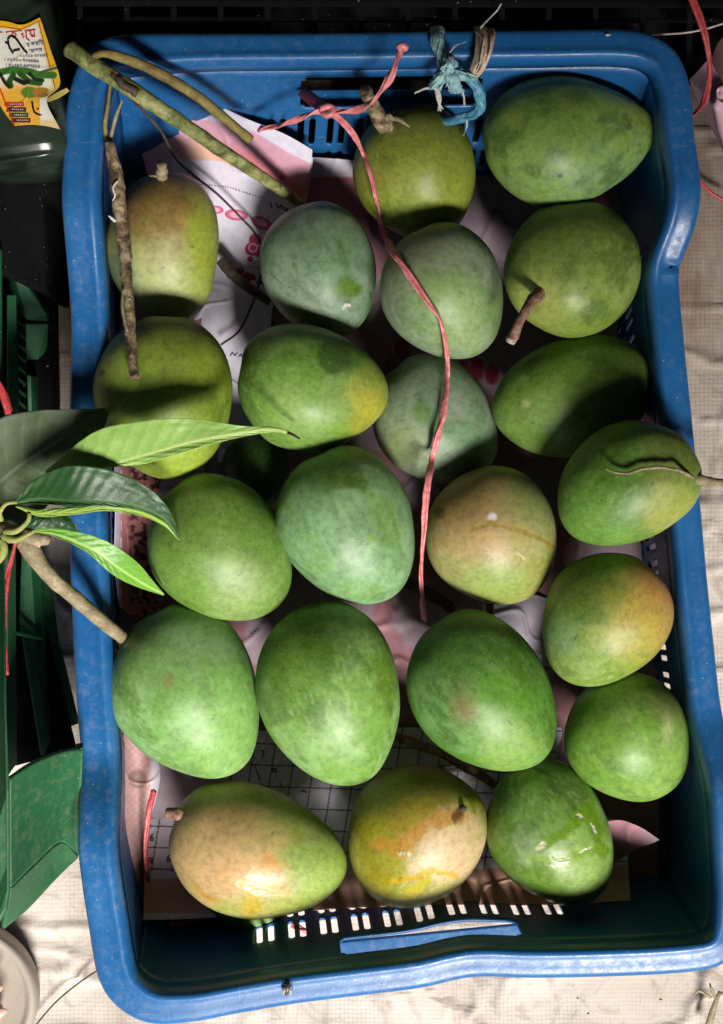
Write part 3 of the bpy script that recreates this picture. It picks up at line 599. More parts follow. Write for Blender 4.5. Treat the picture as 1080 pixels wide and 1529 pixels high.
def p_cal(px, py):
    c = np.ones(px.shape+(3,))*lin((214,208,222))
    # ruled date boxes, slightly skewed
    u = (px-250)+0.16*(py-1165)-0.0; v = (py-1170)-0.03*(px-250)
    gu = np.abs((u+2)/31.0-np.round((u+2)/31.0))*31; gv_ = np.abs(v/32.0-np.round(v/32.0))*32
    box = (v < 132)
    c = blend(c, (1-sst(gu, .7, 1.3))*box*.9, INK); c = blend(c, (1-sst(gv_, .7, 1.3))*(v < 130)*.9, INK)
    def dig(x, y, kind, s=4.5):
        nonlocal c
        if kind in '8069': 
            if kind in '80': L = [('c', 0, -s*.5, s*.42), ('c', 0, s*.45, s*.5)] if kind == '8' else [('c', 0, 0, s*.6)]
            elif kind == '6': L = [('c', 0, s*.4, s*.5), ('l', [(-s*.5, s*.3), (-s*.2, -s*.7), (s*.3, -s)])]
            else: L = [('c', 0, -s*.4, s*.5), ('l', [(s*.5, -s*.3), (s*.4, s*.5), (-s*.1, s)])]
        elif kind == '2': L = [('l', [(-s*.5, -s*.8), (s*.3, -s), (s*.3, -s*.2), (-s*.4, s*.7), (s*.6, s*.7)])]
        else: L = [('l', [(-s*.5, -s), (s*.5, -s), (-s*.1, s)])]
        for q in L:
            d = np.abs(np.hypot(px-x-q[1], py-y-q[2])-q[3]) if q[0] == 'c' else dist_poly(px-x, py-y, q[1])
            c = blend(c, 1-sst(d, .8, 1.5), INK)
    for x, y, k in ((237,1157,'7'),(263,1185,'8'),(270,1160,'2'),(229,1218,'2'),(227,1251,'6'),(225,1285,'9'),(252,1282,'6'),(392,1125,'3'),(412,1100,'4'),(410,1150,'0'),(300,1160,'5')): dig(x, y, k)
    # brownish pink band below the boxes, then the bottom margin
    b0 = 1310-0.03*(px-250)
    c = blend(c, sst(py-b0, 0, 3), lin((206,158,142))); c = blend(c, sst(py-(1362-0.018*(px-250)), 0, 3), lin((214,200,206)))
    # brown/peach gradient panel to the right
    c = blend(c, sst(px, 470, 620)*sst(py, 1306, 1318)*sst(1352-py, 0, 4)*.7, lin((206,168,140)))
    return c
net = [[(212,1095,fz+.005),(300,1092,fz+.004),(420,1090,fz+.004),(620,1085,fz+.004),(800,1085,fz+.004),(930,1090,fz+.004)],
       [(216,1200,fz+.006),(300,1200,fz+.004),(420,1200,fz+.004),(620,1200,fz+.004),(800,1200,fz+.004),(935,1200,fz+.004)],
       [(216,1300,.053),(300,1300,.052),(420,1298,.052),(620,1295,.052),(800,1290,.052),(938,1290,.052)],
       [(215,1345,.062),(300,1344,.060),(420,1338,.060),(620,1328,.060),(800,1322,.060),(940,1318,.060)],
       [(214,1374,.070),(300,1371,.070),(420,1362,.070),(620,1352,.070),(800,1352,.076),(942,1345,.078)]]
sheet('calendar_page', net, 620, 260, p_cal, 'calendar page with ruled date boxes and a brownish pink band, lower left floor', 0.0008, 8)
def p_strip(px, py):
    c = np.ones(px.shape+(3,))*lin((214,168,170))
    w = np.sin((px-180)*0.55+2*np.sin(py*.13))*np.sin(py*0.62)
    c = blend(c, sst(w, .1, .6)*.55, lin((226,200,170))); c = blend(c, sst(py, 1270, 1380)*.5, lin((206,126,140)))
    c = blend(c, (1-sst(np.hypot((px-206)/16, (py-1163)/16), .7, 1.1))*.8, lin((150,120,116)))
    e = np.interp(py, [1078, 1150, 1250, 1330, 1400], [208, 226, 218, 222, 212]); c = blend(c, sst(px-e, -4, 6), lin((206,200,216)))
    c = blend(c, (1-sst(np.hypot((px-192)/5, (py-1340)/22), .6, 1.1))*.8, MAG)
    return c
net = [[(172,1072,.075),(186,1080,.055),(214,1100,.030)],[(180,1160,.080),(205,1160,.050),(240,1152,.036)],[(188,1240,.080),(205,1240,.050),(222,1242,.028)],[(192,1320,.078),(208,1320,.050),(224,1320,.028)],[(203,1404,.070),(212,1395,.045),(226,1372,.030)]]
sheet('pink_paper', net, 60, 330, p_strip, 'pink and cream patterned paper strip standing against the lower left wall', 0.0010, 12)
def p_page(px, py):
    c = np.ones(px.shape+(3,))*WHT
    # distance below the top edge
    e = np.interp(px, [195, 260, 330, 400, 470], [150, 165, 172, 196, 232])
    d = py-e
    c = blend(c, sst(d, 12, 20), WPK); c = blend(c, sst(d, 22, 60)*sst(px, 225, 300), PEACH)
    pan = np.interp(px, [190, 257, 330, 400, 440, 470], [1e4, 236, 240, 272, 310, 330])
    c = blend(c, sst(py-pan, 0, 2)*(px > 257), WHT)
    c = blend(c, (1-sst(np.hypot((px-338)/13, (py-233)/8), .6, 1.1))*.7, lin((216,92,110)))
    # dotted rule
    yy = np.interp(px, [290, 340, 392], [274, 279, 296]); c = blend(c, (np.abs(py-yy) < .9)*((px % 4) < 2)*(px > 293)*(px < 392), INK)
    for sx, L in ((404, [(0,-3),(2,4)]), (412, [(0,-4),(4,3),(8,-2),(10,5)]), (424, [(0,-2),(3,4),(6,0),(6,6)])):
        c = blend(c, 1-sst(dist_poly(px-sx, py-(306+(sx-404)*.25), L), .7, 1.5), INK)
    for ax, ay, rx, ry, an in ((322,313,12,6,.1),(353,321,17,8,.12),(391,333,16,9,.4)):
        X = (px-ax)*math.cos(an)+(py-ay)*math.sin(an); Y = -(px-ax)*math.sin(an)+(py-ay)*math.cos(an); q = np.hypot(X/rx, Y/ry)
        c = blend(c, 1-sst(q, .92, 1.05), lin((214,98,140))); c = blend(c, (1-sst(q, .5, .62)), lin((232,170,196))); c = blend(c, (1-sst(np.abs(q-.95), .04, .1))*.8, MAG)
    for ax, ay, r in ((381,358,10),(376,372,11),(386,376,9),(374,387,5)): c = blend(c, (1-sst(np.hypot(px-ax, py-ay)/r, .85, 1.0)), MAG*.9)
    c = blend(c, (1-sst(np.abs(np.hypot(px-378, py-370)-6), .6, 1.6)), lin((225,150,180)))
    n = fbm(np.stack([px/9, py/9, px*0], -1), 77, 3); c = blend(c, sst(n, .5, .6)*sst(py, 395, 405)*(px > 352)*(py < 428), MAG*.6)
    c = blend(c, (1-sst(dist_poly(px, py, [(344,531),(347,526),(351,531),(354,527)]), .6, 1.4)), INK)
    c = blend(c, (1-sst(dist_poly(px, py, [(357,532),(360,529),(363,534),(367,531),(370,536)]), .6, 1.4)), INK)
    return c
net = [[(199,150,.090),(262,166,.092),(330,176,.094),(400,200,.090),(468,236,.070)],
       [(206,205,.060),(262,222,.064),(330,232,.066),(400,256,.060),(462,280,.048)],
       [(222,268,.042),(265,275,.046),(330,285,.050),(395,305,.046),(448,330,.038)],
       [(232,330,.030),(270,340,.034),(330,345,.036),(385,365,.034),(430,380,.030)],
       [(250,430,.022),(285,430,.024),(330,430,.026),(370,440,.026),(410,440,.024)],
       [(262,560,.021),(290,560,.022),(330,560,.023),(370,565,.023),(400,560,.022)],
       [(280,690,.020),(300,690,.021),(330,690,.021),(370,690,.021),(400,690,.020)]]
sheet('calendar_sheet', net, 330, 640, p_page, 'curling pink and white printed page with ovals, top left under branches', 0.0010, 15)
# the turned-over fold along the upper edge of that page and the next page beside it
def p_fold(px, py):
    c = np.ones(px.shape+(3,))*lin((212,206,222)); e = np.interp(px, [300, 380, 430, 470], [176, 196, 226, 246])
    c = blend(c, sst(py-e, -1, 3), WPK*.85); c = blend(c, sst(py-e-20, 0, 30), lin((214,120,130))); c = blend(c, (1-sst(np.hypot((px-422)/5, (py-266)/4), .7, 1.1))*.8, MAG); return c
net = [[(252,146,.098),(310,152,.104),(370,178,.106),(425,200,.100),(467,224,.086)],
       [(262,160,.094),(318,170,.100),(376,200,.100),(424,226,.092),(464,248,.076)],
       [(275,178,.090),(330,196,.092),(384,232,.084),(424,256,.072),(458,276,.056)],
       [(290,196,.080),(345,222,.080),(395,262,.068),(430,288,.052),(452,306,.038)]]
sheet('paper_fold', net, 220, 130, p_fold, 'white and pink page edge curling up behind the two green branches', 0.0006, 18)
def p_next(px, py):
    c = np.ones(px.shape+(3,))*lin((206,196,210)); e = 262+0*px; c = blend(c, sst(py-e, 0, 4), lin((176,110,120))); return c
net = [[(440,232,.050),(490,236,.052),(540,240,.050)],[(440,270,.034),(490,274,.034),(545,276,.034)],[(440,315,.024),(490,320,.024),(550,320,.024)]]
sheet('pink_page', net, 60, 60, p_next, 'half hidden pink page beside the yellow green mango at the top', 0.0008, 22)
def p_side(px, py):
    c = np.ones(px.shape+(3,))*lin((176,116,116)); c = blend(c, (1-sst(px, 176, 183))*.8, lin((190,186,206)))
    n = fbm(np.stack([px/6, py/6, px*0], -1), 91, 3); m_ = sst(n, .5, .55)*sst(px, 186, 200); c = blend(c, m_*.9, INK*.6); c = blend(c, (np.abs(px-181) < 1.0)*.8*(np.sin(py*.25) > -.3), lin((230,220,225))); return c
net = [[(171,690,.075),(200,696,.050),(240,715,.030)],[(172,760,.080),(195,770,.054),(228,790,.030)],[(171,840,.080),(200,850,.050),(240,870,.028)],[(178,905,.074),(205,925,.046),(240,940,.026)]]
sheet('maroon_paper', net, 60, 200, p_side, 'maroon printed paper with black flowers against the left wall, below the leaves', 0.0010, 25)
def p_torn(px, py):
    c = np.ones(px.shape+(3,))*lin((206,150,160)); c = blend(c, sst(px-py*.3, 570, 620), lin((214,190,204))); return c
net = [[(905,1226,.080),(930,1225,.086),(958,1236,.092),(985,1254,.096)],[(908,1245,.072),(928,1248,.078),(950,1253,.084),(972,1260,.088)],[(914,1290,.050),(922,1285,.056),(935,1278,.066),(945,1270,.074)]]
sheet('torn_paper', net, 70, 50, p_torn, 'torn pale pink paper flap right of the wet mango', 0.0008, 28)
net = [[(740,880,.020),(790,885,.022),(840,900,.020)],[(735,930,.026),(790,920,.030),(835,930,.022)],[(745,985,.020),(795,990,.022),(840,1000,.020)]]
sheet('grey_paper', net, 50, 50, lambda px, py: np.ones(px.shape+(3,))*lin((190,180,194)), 'crumpled grey white paper in the gap left of the orange flushed mango', 0.0016, 31)

# ------------------------------------------------------------------ branches and twigs lying on the crate
def nodes_on(P, spots, mat, parent, r):
    L = []
    for k, t in enumerate(spots):
        c = P[int(t*(len(P)-1))]; th = np.linspace(0, math.pi, 5); a = random.uniform(-1, 1)
        off = np.array([math.cos(a*3)*.5, math.sin(a*3)*.5, .8])*r*0.9
        L.append(tube_data(np.array([c, c+off*.6, c+off*1.15]), np.array([r*.5, r*.36, r*.18]), 7))
    V, F = join_data(L); return mesh_obj('bud', V, F, mat, parent)
def branch(name, label, pts, r, mat, cat='branch', buds=(), n=120, rough=0.16, budmat=None, **kw):
    e = empty(name, W(*pts[0])); tag(e, label, cat); P = cr(Wz(pts), n)
    rr = np.interp(np.linspace(0, 1, n), np.linspace(0, 1, len(r)), r)
    V, F = tube_data(P, rr, seg=16, rough=rough, **kw); mesh_obj('wood', V, F, mat, e)
    for t in buds:
        nodes_on(P, [t], budmat or BARK_TAN, e, rr.mean()*1.0)
    return e, P
b1, P1 = branch('green_branch', 'thick green branch laid across the top left corner of the crate', [(103,72,.168),(150,104,.170),(200,136,.170),(260,176,.160),(330,224,.138),(400,270,.110),(452,306,.072)],
       [.0052,.0052,.0048,.0045,.0042,.0036,.0030], BARK_GREEN, buds=[.18,.3,.33,.42,.55,.62,.72,.85])
V, F = tube_data(np.array([P1[0]-(P1[1]-P1[0])*.3, P1[0]+(P1[1]-P1[0])*0.2]), [.0046,.0050], 14); mesh_obj('cut_end', V, F, flat('cut_wood_end', (.45,.30,.18)), b1)
V, F = tube_data(cr(Wz([(168,114,.174),(178,121,.176),(190,130,.175),(206,140,.173)]), 20), [.0026]*20, 9, rough=.6); mesh_obj('bark_scar', V, F, BARK_DARK, b1)
branch('ochre_branch', 'thinner ochre side branch curving over the top left rim', [(140,84,.172),(158,80,.174),(200,92,.172),(250,116,.166),(300,148,.156),(340,180,.144),(374,208,.130)],
       [.0020,.0032,.0034,.0034,.0032,.0030,.0030], BARK_OCHRE, buds=[.35,.6,.8,.9])
tw, Pt = branch('brown_twig', 'rough brown twig hanging down over the two left hand mangoes', [(163,212,.152),(172,255,.150),(180,320,.150),(188,390,.153),(192,450,.157),(196,510,.165),(201,565,.175)],
       [.0032,.0046,.0044,.0040,.0036,.0034,.0030], BARK_BROWN, cat='twig', buds=[.12,.3,.42,.48,.66,.8], rough=0.3)
tube('side_shoot', Wz([(162,216,.146),(157,190,.150),(161,160,.156),(165,126,.160)]), [.0018,.0014,.0012,.0007], BARK_OCHRE, tw, n=30, seg=8)
tube('side_shoot', Wz([(163,216,.146),(168,195,.152),(174,172,.158),(183,149,.162)]), [.0016,.0012,.0013,.0006], BARK_TAN, tw, n=30, seg=8)
tube('peeling_bark', Wz([(172,330,.155),(166,325,.158),(162,322,.160)]), [.0012,.0010,.0003], FIBW, tw, n=12, seg=6)
tube('peeling_bark', Wz([(176,270,.156),(169,280,.157),(172,292,.156),(168,300,.155)]), [.0008,.0007,.0007,.0003], FIBW, tw, n=16, seg=6)
tube('peeling_bark', Wz([(184,430,.160),(183,460,.163),(190,495,.167)]), [.0006,.0012,.0005], BARK_TAN, tw, n=16, seg=6)
o = tube('thin_stalk', Wz([(186,138,.150),(212,164,.125),(240,195,.115),(262,235,.095),(290,262,.088),(325,290,.080),(360,325,.074),(382,350,.069),(392,380,.066),(385,430,.062),(360,490,.056),(330,515,.054)]), [.0010,.0009,.0008,.0008], BARK_DARK, n=140, seg=7)
tag(o, 'wiry dark stalk winding across the pink printed page', 'twig')
branch('dark_twig', 'short dark stick on the paper right of the brown topped mango', [(330,388,.064),(350,412,.064),(375,432,.064),(404,452,.062)], [.0040,.0036,.0036,.0030], BARK_DARK, cat='twig', n=40)
branch('knobbly_twig', 'dark knobbly twig between the centre mango and the round tan one', [(602,868,.080),(625,880,.082),(650,892,.084),(678,912,.084)], [.0044,.0040,.0042,.0040], BARK_DARK, cat='twig', n=50, buds=[.85,.95], rough=.3)
branch('buried_twig', 'dark twig passing under the scabbed dark green mango, lower middle', [(590,1100,.070),(625,1112,.072),(665,1128,.074),(705,1150,.074),(740,1172,.070)], [.0030,.0034,.0034,.0036,.003], STEM_PINK, cat='twig', n=60, rough=.3)

# ------------------------------------------------------------------ leaves
def leaf(parent, mid, wl, wr, c_up, c_vein, name='leaf', cup=0.25, nv=15, tip=None, grey=0, thick=.0003, droop=0, nl=150, nw=41, seed=2, curl=0.0):
    P = cr(Wz(mid), nl); T = np.gradient(P, axis=0); T /= np.linalg.norm(T, axis=1)[:, None]
    Nn = np.cross(T, [0, 0, 1.0]); Nn /= np.linalg.norm(Nn, axis=1)[:, None]     # points to the right of travel seen from above
    t = np.linspace(0, 1, nl); pr = np.interp(t, np.linspace(0, 1, len(wr)), wr); plf = np.interp(t, np.linspace(0, 1, len(wl)), wl)
    pr = cr(np.stack([np.linspace(0, 1, len(wr)), wr], 1), nl)[:, 1]; plf = cr(np.stack([np.linspace(0, 1, len(wl)), wl], 1), nl)[:, 1]
    v = np.linspace(-1, 1, nw)
    s = np.where(v[None] > 0, v[None]*pr[:, None], v[None]*plf[:, None])
    Z = cup*np.abs(s)*1.0-curl*s*s/0.02
    L = np.linspace(0, 1, nl)[:, None]; vp = np.abs(v)[None]
    ph = (L*nv-vp*1.6); vein = np.abs(ph-np.round(ph)); vw = 1-sst(vein, .03, .10)
    Z = Z+0.00016*np.cos(ph*2*math.pi)*np.minimum(vp*2, 1)*(1-vp*0.3)
    Z = Z+(fbm(np.stack([L*6+0*vp, vp*2+0*L, 0*L*vp+seed], -1), seed, 3)-.5)*0.003*vp
    Q = P[:, None]+Nn[:, None]*s[..., None]; Q[..., 2] += Z
    c = np.ones((nl, nw, 3))*np.asarray(c_up)
    n1 = fbm(Q*60, seed, 4); c = c*(0.8+0.4*n1[..., None])
    c = blend(c, vw*.30*(vp > .03), c_vein)
    c = blend(c, (1-sst(np.abs(s), .0004, .0011)), np.asarray(c_vein)*1.1)
    edge = sst(vp+0*L, .965, .99); c = blend(c, edge*.6, np.asarray(c_vein)*1.05)
    if grey:
        n2 = fbm(Q*35+5, seed+3, 5); c = blend(c, sst(n2, .42, .62)*grey, lin((128,140,120)))
    if tip is not None: c = blend(c, sst(L+0*vp, tip[0], tip[0]+.01), tip[1])
    o = mesh_obj(name, Q.reshape(-1, 3), grid_faces(nl, nw), LEAF, parent, col=np.clip(c, 0, 1))
    so = o.modifiers.new('solid', 'SOLIDIFY'); so.thickness = thick; so.offset = 0; return o
mm = 0.001
sp = empty('leafy_twig', W(180,948,.10)); tag(sp, 'cut mango sprig with long leaves lying over the left rim', 'leafy twig')
tube('stem', Wz([(38,806,.172),(55,835,.172),(80,865,.168),(115,895,.160),(150,925,.148),(190,958,.118)]), [.0064,.0050,.0046,.0046,.0044,.0038], BARK_TAN, sp, n=90, seg=16, rough=.14)
tube('stem', Wz([(-30,790,.168),(0,795,.172),(20,797,.174),(45,803,.174),(62,808,.172)]), [.0068,.0066,.0058,.006,.0052], BARK_TAN, sp, n=30, seg=14, rough=.18)
tube('bud', Wz([(56,802,.170),(66,805,.171),(74,807,.170)]), [.0036,.0044,.0028], BARK_TAN, sp, n=12, seg=12)
PETI = bark('petiole_green', [(0.3, (.16,.19,.04)), (0.5, (.27,.30,.07)), (0.7, (.36,.36,.13))], 140)
tube('petiole', Wz([(8,795,.178),(26,792,.182),(42,778,.184),(44,766,.184)]), [.0026,.0020,.0015,.0013], PETI, sp, n=24, seg=12)
tube('petiole', Wz([(2,776,.176),(0,765,.182),(10,752,.186),(26,750,.186)]), [.0017,.0014,.0013,.0010], PETI, sp, n=24, seg=12)
tube('petiole', Wz([(5,800,.178),(22,806,.182),(38,800,.184),(52,792,.184)]), [.0025,.0020,.0015,.0012], PETI, sp, n=24, seg=12)
tube('petiole', Wz([(0,806,.178),(6,818,.178),(2,832,.174),(-10,845,.17)]), [.0022,.0026,.0022,.0020], PETI, sp, n=20, seg=12)
# the big dull leaf at the back
leaf(sp, [(-70,800,.150),(-20,740,.158),(30,695,.164),(85,660,.166),(130,632,.162),(165,610,.150)], [.001,.020,.030,.031,.024,.012,.0005], [.001,.026,.030,.030,.026,.014,.0005], lin((98,114,84)), lin((140,152,120)), cup=.05, nv=12, grey=.75, seed=4)
leaf(sp, [(-90,740,.140),(-40,700,.150),(0,672,.152),(20,655,.152),(34,642,.148)], [.001,.010,.009,.006,.0005], [.001,.012,.010,.006,.0005], lin((86,124,40)), lin((150,170,90)), cup=.1, nv=8, seed=6)
# pale bright leaf crossing the mango
leaf(sp, [(70,712,.176),(120,706,.186),(200,684,.188),(280,662,.190),(340,650,.182),(400,642,.176),(430,646,.162),(448,655,.156)], [.004,.0150,.0218,.0205,.0170,.0110,.0040,.0016,.0004], [.0005,.0012,.0016,.0050,.0048,.0036,.0022,.0012,.0004], lin((160,200,104)), lin((212,228,150)), cup=.12, nv=17, seed=8, tip=(.93, lin((58,34,24))))
# dark glossy folded leaf
leaf(sp, [(22,752,.186),(60,745,.190),(110,748,.194),(160,750,.192),(210,758,.184),(245,775,.174),(268,805,.162)], [.0005,.0125,.0200,.0205,.0175,.0120,.0050,.0003], [.0005,.0030,.0032,.0026,.0022,.0016,.001,.0003], lin((44,82,40)), lin((84,120,66)), cup=.28, nv=16, seed=10)
leaf(sp, [(24,756,.184),(60,768,.184),(110,764,.184),(160,759,.183),(210,766,.176),(245,782,.166),(268,806,.158)], [.0004,.0030,.0030,.0020,.0014,.001,.0003], [.0004,.0014,.0018,.0016,.0018,.0014,.0003], lin((128,168,56)), lin((170,196,90)), name='leaf_edge', cup=-.1, nv=10, seed=11)
# lower green leaf
leaf(sp, [(48,792,.184),(90,800,.186),(140,822,.182),(180,850,.172),(215,872,.156),(245,888,.140)], [.0005,.0038,.0075,.0100,.0090,.0050,.0004], [.0005,.0014,.0026,.0050,.0050,.0028,.0004], lin((116,172,62)), lin((170,206,110)), cup=.12, nv=14, seed=13)
leaf(sp, [(40,790,.176),(70,790,.172),(100,792,.166),(120,797,.160)], [.0004,.0090,.0090,.0004], [.0004,.0030,.0030,.0004], lin((34,70,30)), lin((60,96,40)), cup=.2, nv=7, seed=14)

# ------------------------------------------------------------------ strings
def string(name, label, strands, mat, r=.0021, n=160, cat='string', flat_=.55, twist=3.0, parts=True):
    e = empty(name, strands[0][0] if not isinstance(strands[0][0], tuple) else W(*strands[0][0])); tag(e, label, cat)
    for k, pts in enumerate(strands):
        P = cr(Wz(pts), n); ln = np.linalg.norm(np.diff(P, axis=0), axis=1).sum()
        w = r*(1+.35*(vnoise(np.stack([np.linspace(0, ln*90, n), np.zeros(n), np.zeros(n)+k], 1), 3)-.5)*2)
        V, F = tube_data(P, w, 14, flat=flat_, rough=.22, seed=k+3, twist=twist); o = mesh_obj('strand', V, F, mat, e)
        # a second thin fold running beside gives the split-ribbon look
        P2 = P+np.stack([np.sin(np.linspace(0, ln*70, n))*r*.55, np.cos(np.linspace(0, ln*60, n))*r*.4, np.full(n, r*.45)], 1)
        V, F = tube_data(P2, r*.34, 8, flat=.8, rough=.2, seed=9+k); mesh_obj('fold', V, F, mat, e)
    return e
def on(px, py, dz=.003): return (px, py, top_z(px, py, 6, .08)+dz)
tz = [on(542,228,.006), on(551,250,.006), on(558,272,.006), on(563,300,.007), on(572,345,.010), on(585,372,.006), on(600,395,.006), on(615,418,.005), on(630,440,.005), on(644,458,.005), on(656,474,.005), on(665,500,.005), on(668,530,.006), on(668,560,.007), on(665,592,.006), on(660,625,.007), on(652,655,.009), on(646,685,.010), (640,715,.138), (634,770,.136), (630,840,.125), (631,890,.100), (633,925,.070)]
st = string('pink_string', 'knotted pink plastic string tied at the top handle, hanging across the mangoes',
  [[(490,166,.150),(510,180,.150),(528,202,.146)]+tz,
   [(488,166,.150),(520,167,.156),(548,157,.166),(570,135,.176),(588,105,.182),(601,70,.180)],
   [(492,164,.150),(470,168,.148),(440,180,.142),(415,188,.132),(388,193,.118)]], PINK, r=.0024, n=200, flat_=.38, twist=9.0)
V, F = tube_data(cr(Wz([(479,160,.150),(484,170,.157),(494,170,.159),(497,162,.158),(488,159,.158),(481,165,.156),(490,174,.152)]), 60), .0020, 10, rough=.25); mesh_obj('knot', V, F, PINK, st)
V, F = tube_data(cr(Wz([(596,72,.181),(601,68,.183),(607,73,.181)]), 12), .0020, 8, rough=.4); mesh_obj('frayed_end', V, F, PINK, st)
V, F = tube_data(cr(Wz([(452,138,.128),(462,145,.136),(474,154,.143),(487,163,.148)]), 30), [.0038]*30, 10, flat=.5, rough=.2); mesh_obj('loop', V, F, REDC, st)
string('red_string', 'red cord running down behind the sprig at the left edge', [[(-25,540,.16),(0,578,.165),(12,610,.165),(20,645,.160),(26,700,.140),(28,760,.150),(22,815,.150),(10,870,.150),(4,930,.150),(6,980,.150),(8,1008,.150)]], REDC, r=.0028, n=120)
string('slack_string', 'loose pink cord lying on the calendar page, lower left', [[(230,1180,.082),(222,1215,.080),(218,1255,.075),(219,1290,.070),(228,1330,.066),(244,1358,.066),(262,1380,.068),(290,1374,.068),(330,1366,.068)],[(262,1380,.068),(252,1376,.070),(258,1384,.071)]], REDC, r=.0022, n=90)
string('pink_stub', 'short pink string end poking out below the tan mango', [[(436,1380,.080),(450,1387,.082),(466,1396,.084)]], PINK, r=.0028, n=24)
string('red_stub', 'tiny red string end by the wet mango at the bottom wall', [[(852,1356,.05),(846,1366,.052),(844,1376,.054)],[(844,1366,.052),(854,1372,.052)]], REDC, r=.0018, n=20)
string('pink_loop', 'thin red string looping over the pink paper, top right', [[(1026,-20,.20),(1042,20,.196),(1054,60,.190),(1060,100,.18),(1056,140,.165),(1042,165,.14),(1020,182,.12),(1000,190,.10)]], REDC, r=.0026, n=80)
o = tube('thin_red_wire', Wz([(1035,258,.06),(1052,278,.02),(1068,292,.012),(1095,305,.01)]), .0013, REDC, n=40, seg=8); tag(o, 'thin red wire on the sack right of the crate', 'string')

# teal raffia tied round the top rim
tl = empty('teal_tie', W(670,100,.155)); tag(tl, 'frayed teal raffia tied in a knot on the top rim', 'string')
def ribbons(parent, name, base, n, spread, mat, r=.0014, flat_=.35, seed=1, npt=26):
    rg = np.random.default_rng(seed); L = []
    for k in range(n):
        pts = [(p[0]+rg.normal(0, spread*(.4+.6*i/len(base))), p[1]+rg.normal(0, spread*.5*(.4+.6*i/len(base))), p[2]+rg.normal(0, .0012)) for i, p in enumerate(base)]
        rr = r*rg.uniform(.5, 1.3); L.append(tube_data(cr(Wz(pts), npt), np.linspace(rr, rr*.6, npt), 7, flat=flat_, rough=.3, seed=k, twist=rg.uniform(-2, 2)))
    V, F = join_data(L); return mesh_obj(name, V, F, mat, parent)
ribbons(tl, 'upper_band', [(654,42,.150),(656,60,.158),(660,82,.161),(664,104,.160)], 22, 5.0, TEAL, .0028, seed=2)
ribbons(tl, 'knot', [(662,90,.162),(670,86,.168),(674,96,.170),(664,104,.168),(670,110,.166)], 14, 4, TEAL, .0030, seed=3)
ribbons(tl, 'frayed_skirt', [(667,104,.164),(658,115,.166),(650,128,.160)], 40, 7, TEAL, .0021, seed=4)
ribbons(tl, 'frayed_skirt', [(669,104,.164),(675,118,.166),(680,136,.158)], 36, 7, TEAL, .0021, seed=5)
ribbons(tl, 'frayed_skirt', [(671,104,.164),(688,112,.164),(705,118,.158)], 30, 6, TEAL, .0021, seed=6)
ribbons(tl, 'loop_band', [(690,110,.160),(706,122,.158),(717,140,.152),(718,160,.144),(706,172,.136),(688,178,.130),(665,180,.122),(630,172,.112),(580,168,.104),(505,160,.098)], 18, 3.2, TEALB, .0026, flat_=.4, seed=7, npt=60)
ribbons(tl, 'hanging_fibre', [(652,132,.156),(655,150,.150),(658,164,.146)], 7, 3, FIBW, .0010, seed=8)
ribbons(tl, 'hanging_fibre', [(688,128,.156),(692,142,.150),(693,157,.146)], 4, 2, FIBW, .0008, seed=9)
ribbons(tl, 'hanging_fibre', [(697,178,.134),(697,190,.126),(692,203,.118)], 2, 1, FIBW, .0006, seed=12)
ribbons(tl, 'hanging_fibre', [(652,132,.158),(635,132,.158),(622,138,.154)], 3, 2, FIBW, .0007, seed=13)
ribbons(tl, 'hanging_fibre', [(672,78,.166),(682,68,.170),(696,63,.170)], 2, 1.5, FIBW, .0005, seed=14)
ct = empty('cream_tie', W(720,45,.15)); tag(ct, 'cream plastic strip looped over the top rim, right of the teal knot', 'strap')
sheet('band', [[(708,40,.150),(720,38,.152),(734,43,.150)],[(710,52,.156),(722,52,.159),(737,54,.156)],[(710,66,.160),(722,67,.163),(737,68,.159)],[(708,84,.162),(718,86,.165),(731,88,.161)],[(702,102,.160),(710,106,.163),(722,106,.159)],[(698,114,.154),(706,119,.156),(714,116,.153)]], 40, 90, lambda px, py: np.ones(px.shape+(3,))*lin((226,200,174)), None, .0008, 51, mat=attr_mat('cream_plastic', .45, 0, .3, 240, .4, .8), parent=ct, lift=False)
ribbons(ct, 'band_fold', [(719,42,.150),(722,60,.161),(721,82,.165),(713,103,.163),(705,118,.153)], 8, 3.6, CREAM, .0014, flat_=.3, seed=10)
ribbons(ct, 'band', [(733,44,.150),(735,60,.159),(731,82,.163),(722,102,.158)], 4, 1.0, CREAM, .0022, flat_=.4, seed=15)
ribbons(ct, 'loose_fibre', [(717,42,.154),(728,30,.165),(742,16,.175),(750,5,.18)], 2, .7, FIBW, .0007, seed=11)

# ------------------------------------------------------------------ small things: fly, straw chips
fy = empty('fly', W(429,1476,.154)); tag(fy, 'small fly sitting on the bottom rim of the crate', 'fly')
FLYM = flat('fly_dark', (.05,.04,.03), .4); WING = flat('fly_wing', (.35,.32,.28), .3)
tube('body', Wz([(431,1466,.1555),(430,1472,.157),(428,1480,.1565),(427,1486,.155)]), [.0010,.0018,.0018,.0005], FLYM, fy, n=14, seg=10)
for sx in (-1, 1):
    c0 = W(429,1473,.1585); tipp = W(429+sx*6,1488,.157); mid = (c0+tipp)/2+np.array([sx*.0012, 0, .0004])
    Vw = np.array([c0, mid+[sx*.0008, .0006, 0], tipp, mid-[sx*.0012, .0004, 0]]); mesh_obj('wing', np.vstack([Vw, Vw+[0, 0, .0001]]), [(0,1,2,3),(7,6,5,4),(0,4,5,1),(1,5,6,2),(2,6,7,3),(3,7,4,0)], WING, fy)
    L = [tube_data(cr(np.array([c0-[0, k*.0012, .001], c0+[sx*.0022, -k*.0016, -.0006], c0+[sx*.0034, -k*.002, -.0045]]), 6), .00022, 5) for k in (-.6, .4, 1.4)]
    Vl, Fl = join_data(L); mesh_obj('leg', Vl, Fl, FLYM, fy)
